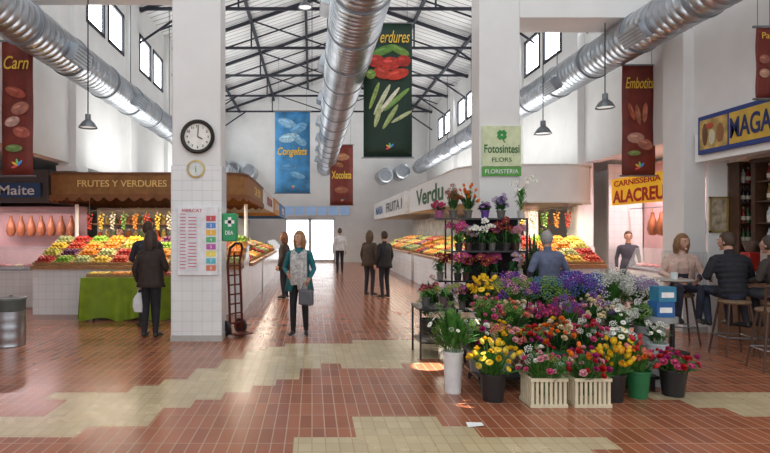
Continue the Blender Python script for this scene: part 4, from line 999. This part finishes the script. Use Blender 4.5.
    m2.polygons.foreach_set('material_index',idx); m2.polygons.foreach_set('use_smooth',[True]*len(idx))
    for v in m2.vertices: v.co*=s
    body=bpy.data.objects.new('body',m2); C.objects.link(body); body.parent=t
    SM=Matrix.Scale(s,4)
    def child(mb,name,mt,par=None):
        mb.v=[SM@v for v in mb.v]; return mb.build(name,mt,par or t,sharp=180)
    for sd in(-1,1):
        mb=MB(); mb.sph((sd*.032,.088,.012),(.014,.007,.008),8,6,0,Hm); ey=child(mb,'eye',M('eye_white',(.8,.8,.78),.3))
        mb=MB(); mb.sph((sd*.032,.094,.012),(.008,.003,.008),8,6,0,Hm); child(mb,'iris',M('eye_iris',(.04,.03,.02),.2),ey)
        mb=MB(); mb.tube([(sd*.018,.097,.030),(sd*.034,.095,.035),(sd*.050,.085,.030)],[.003,.004,.003],6); mb.v=[Hm@v for v in mb.v]; child(mb,'eyebrow',M(tagc('hair',hair),hair,.6,0,.35,60))
    mb=MB(); mb.sph((0,.098,-.055),(.024,.004,.006),10,5,0,Hm); child(mb,'mouth',M('lips',(.36,.08,.07),.5))
    hmM=M(tagc('hair',hair),hair,.6,0,.35,60)
    mb=MB(); q=MB(); q.sph((0,-.012,.018),(.088,.104,.118),20,14); vv=[]
    for v in q.v:
        if v.y>.02 and v.z<.055: v=Vector((v.x*.86,min(v.y,.02),v.z))
        if v.z<-.06: v=Vector((v.x*.8,v.y*.9,max(v.z,-.085)))
        vv.append(v)
    mb.add(vv,q.f,0,Hm)
    if style=='long':
        q=MB(); q.tube([(0,-.05,.04),(0,-.075,-.06),(0,-.075,-.15),(0,-.07,-.22)],[(.085,.06),(.088,.05),(.08,.038),(.05,.02)],14,(1,0,0)); mb.add(q.v,q.f,0,Hm)
        for sd in(-1,1):
            q=MB(); q.tube([(sd*.07,.01,.05),(sd*.083,.0,-.05),(sd*.08,-.01,-.16)],[(.02,.04),(.022,.045),(.015,.03)],8,(1,0,0)); mb.add(q.v,q.f,0,Hm)
    elif style=='bun':
        mb.sph((0,-.11,.07),.045,10,8,0,Hm)
        for sd in(-1,1): mb.sph((sd*.07,.02,.02),(.02,.04,.05),8,6,0,Hm)
    child(mb,'hair',hmM)
    if coat:
        ln,cc=coat; mb=MB(); n=30; rows=[(.40,1.06),(.30,1.07),(.17,1.14),(.05,1.14),(-.05,1.22),(-ln,1.38)]; vs=[];fs=[]
        for j,(z,k) in enumerate(rows):
            a,b=(.165*bulk*sw,.10*bulk) if z>=.4 else (.158*bulk*sw,.115*bulk) if z>.2 else (.135*bulk,.10*bulk) if z>.1 else (.165,.12)
            for i in range(n):
                an=-PI/2+ (2*PI-.75-.25*(j==5))*(i/(n-1)-.5); vs.append(U(a*k*math.cos(an)*(1+.05*math.sin(i*1.9)*(j>2)),b*k*math.sin(an)*(1+.05*math.cos(i*2.3)*(j>2)),z))
        for j in range(len(rows)-1):
            for i in range(n-1): fs.append((j*n+i,j*n+i+1,(j+1)*n+i+1,(j+1)*n+i))
        mb.add(vs,fs); o=child(mb,'jacket',M(tagc('top',cc),cc,.8,0,.22,14)); sd_=o.modifiers.new('s','SOLIDIFY'); sd_.thickness=.012
    Z=Matrix.Rotation(rz,3,'Z')
    return t,[Vector(loc)+Z@(h*s) for h in hands],child,U
pt,hd,_,_=person('person seen from behind in dark brown jacket holding a white bag',(-2.50,8.63,0),R(-12),1.63,top=(.035,.022,.018),bottom=(.015,.015,.02),hair=(.05,.03,.02),style='long',bulk=1.15,hem=-.05,female=True,coat=(.12,(.035,.022,.018)),elbows=[(-.27,-.04,.17),(.26,.02,.2)],wrists=[(-.27,.05,-.03),(.16,.2,.14)])
b=thing('plastic_bag','white plastic carrier bag hanging from a hand at left','bag',(hd[0].x,hd[0].y,hd[0].z-.40))
m=MB(); m.lathe([(0,0),(.08,.01),(.10,.08),(.095,.2),(.06,.27),(.03,.31)],14,sx=1.15,sy=.6); m.build('bag_body',M('white_plastic_bag',(.75,.77,.79),.4,0,.08,12),b)
for sx in(-1,1):
    m=MB(); m.tube([(sx*.04,0,.28),(sx*.03,0,.36),(0,0,.41)],.006,6); m.build('bag_handle',M('white_plastic_bag',(.8,.82,.84),.4),b)
person('tall person in dark clothes facing the left fruit stall',(-2.82,9.55,0),R(25),1.78,top=(.03,.03,.04),bottom=(.02,.02,.03),hair=(.06,.035,.02),bulk=1.1,hem=-.08,elbows=[(-.25,.06,.18),(.24,.02,.18)],wrists=[(-.16,.26,.14),(.25,.1,-.03)])
TEAL=(.012,.13,.15)
pt,hd,child,U=person('person in teal cardigan and pale scarf standing in the aisle',(-.20,8.8,0),R(172),1.62,top=TEAL,bottom=(.012,.012,.014),hair=(.30,.15,.06),style='long',female=True,hem=-.04,yaw=R(-22),stride=.05,coat=(.20,TEAL),elbows=[(-.25,.02,.17),(.25,-.02,.17)],wrists=[(-.20,.20,.03),(.16,.22,.10)])
mb=MB(); mb.tube([U(-.10,.03,.46),U(-.07,.12,.40),U(-.065,.150,.25),U(-.07,.155,.0),U(-.08,.155,-.16)],[(.04,.03),(.075,.026),(.082,.022),(.09,.02),(.085,.012)],12,(1,0,0))
mb.tube([U(.10,.03,.46),U(.06,.12,.40),U(.06,.150,.25),U(.07,.155,.0),U(.06,.155,-.08)],[(.04,.03),(.07,.026),(.07,.022),(.07,.02),(.06,.012)],12,(1,0,0))
mb.tube([U(-.10,.03,.46),U(-.06,-.07,.49),U(.06,-.07,.49),U(.10,.03,.46)],[.036]*4,10)
child(mb,'scarf',M('pale_scarf',(.44,.42,.41),.8,0,.45,24))
b=thing('shoulder_bag','grey cloth bag hanging at the side of person in teal','bag',(hd[0].x,hd[0].y-.02,hd[0].z-.34),R(150))
m=MB(); m.box(-.12,.12,-.05,.05,0,.24); m.build('bag_body',M('bag_grey',(.12,.12,.14),.7),b,bevel=.03)
m=MB(); m.tube([(-.08,0,.23),(-.05,0,.32),(0,0,.345),(.05,0,.32),(.08,0,.23)],.008,6); m.build('bag_handle',M('bag_grey',(.12,.12,.14),.7),b)
person('person with long brown hair in dark coat by left counters',(-.68,13.7,0),R(70),1.60,top=(.05,.035,.03),bottom=(.02,.02,.03),hair=(.18,.07,.03),style='long',female=True,bulk=1.1,coat=(.2,(.05,.035,.03)))
person('person in white shirt walking away toward the far doors',(1.10,22,0),R(5),1.75,top=(.70,.72,.75),bottom=(.02,.02,.03),hair=(.08,.05,.03),stride=.08)
person('person in brown grey jacket, left of a pair in the aisle',(1.48,14.3,0),R(-40),1.64,top=(.08,.055,.04),bottom=(.03,.03,.04),hair=(.12,.07,.04),style='long',female=True,bulk=1.1,coat=(.15,(.08,.055,.04)))
person('person in black jacket, right of a pair in the aisle',(1.80,13.8,0),R(35),1.62,top=(.02,.02,.025),bottom=(.02,.02,.03),hair=(.05,.03,.02),bulk=1.12,coat=(.15,(.02,.02,.025)))
person('grey haired florist in a blue grey shirt seen from behind',(3.42,8.0,0),R(10),1.62,top=(.12,.14,.22),bottom=(.03,.03,.05),hair=(.33,.32,.31),bulk=1.25,lean=R(6),hem=-.1,elbows=[(-.30,.02,.2),(.30,.02,.2)],wrists=[(-.2,.22,.1),(.2,.22,.1)])
TAN=(.62,.43,.36)
person('seated person in pink beige jacket with light brown hair',(5.42,8.20,0),R(165),1.66,sit=.735,lean=R(8),top=TAN,bottom=(.03,.035,.06),hair=(.22,.11,.045),style='long',female=True,bulk=1.18,hem=-.04,yaw=R(20),coat=(.04,TAN),elbows=[(-.27,.10,.20),(.27,.10,.20)],wrists=[(-.14,.30,.12),(.14,.30,.12)])
person('seated person in black padded jacket on a bar stool',(5.60,7.38,0),R(-8),1.72,sit=.735,lean=R(12),top=(.014,.015,.022),bottom=(.03,.04,.07),hair=(.06,.035,.02),bulk=1.28,hem=-.04,yaw=R(35),elbows=[(-.28,.10,.20),(.28,.12,.20)],wrists=[(-.15,.30,.16),(.15,.30,.16)],quilt=True)
person('person in dark brown jacket sitting at the right edge',(6.02,7.15,0),R(20),1.62,sit=.735,lean=R(10),top=(.05,.04,.035),bottom=(.03,.03,.04),hair=(.06,.04,.03),bulk=1.1,hem=.0,elbows=[(-.24,.12,.20),(.24,.12,.20)],wrists=[(-.13,.34,.14),(.13,.34,.14)])
person('butcher in dark clothes behind the right meat counter',(7.05,12.4,0),R(160),1.62,top=(.05,.05,.07),bottom=(.03,.03,.04),hair=(.05,.03,.02))
person('stallholder in dark shirt behind the left fruit counter',(-4.35,12.6,0),R(180),1.72,top=(.05,.07,.10),bottom=(.03,.03,.04),hair=(.05,.03,.02))

# ================================================================ LIGHTS
w=bpy.data.worlds.new('World'); S.world=w; w.use_nodes=True
bg=w.node_tree.nodes['Background']; bg.inputs[0].default_value=(.96,.98,1.0,1); bg.inputs[1].default_value=1.22
WM=(1,.87,.70)
area((-3.3,11.6,2.24),3.2,.12,75,WM); area((-1.7,13.6,2.22),.12,2.6,45,WM); area((5.0,12.1,2.2),1.6,.12,50,WM); area((3.6,15.4,2.2),.12,4.5,65,WM)
area((-6.8,12.6,2.2),2.2,.12,55,(1,.80,.82)); area((7.3,11.2,2.75),.12,2.2,70,(1,.80,.82)); area((6.80,7.6,2.70),.1,1.6,34,WM)
area((-1.8,21,2.24),.12,9,80,WM); area((3.7,23,2.2),.12,8,80,WM)
UP=(PI,0,0); CW=(1,.98,.95)
area((-3.2,13,2.85),2.2,2.5,80,CW,UP); area((-3.2,20,2.88),2.2,6,150,CW,UP); area((-3.2,25.5,2.88),2.2,3,75,CW,UP)  # up-facing fill lights added above the left canopies to brighten the ceiling
area((4.5,15,3.05),1.8,5,115,CW,UP); area((4.5,23,3.05),1.8,7,160,CW,UP)  # same added upward fill above the right canopies
def spot(tx,ty,sx,sy,e,ang):
    l=bpy.data.lights.new('sunbeam','SPOT'); l.energy=e; l.spot_size=R(ang); l.spot_blend=.1; l.shadow_soft_size=.02; l.color=(1,.93,.8)
    o=bpy.data.objects.new('sunbeam',l); C.objects.link(o); o.location=(sx,sy,7.4); o.rotation_euler=(Vector((tx,ty,0))-Vector((sx,sy,7.4))).to_track_quat('-Z','Y').to_euler()
spot(1.42,6.75,3.5,8.9,16000,3.0); spot(1.5,5.3,3.5,7.0,9000,2.2)
try:
    S.view_settings.view_transform='Standard'; S.view_settings.look='None'
except Exception as e: print(e)
# ================================================================ CAMERA
cd=bpy.data.cameras.new('camera'); cam=bpy.data.objects.new('camera',cd); C.objects.link(cam)
cam.location=(0,0,EYE); cam.rotation_euler=(PI/2,0,0); cd.sensor_width=36; cd.lens=F/770*36; cd.shift_x=(385-VX)/770; cd.shift_y=(VY-226.5)/770; cd.clip_end=200
S.camera=cam
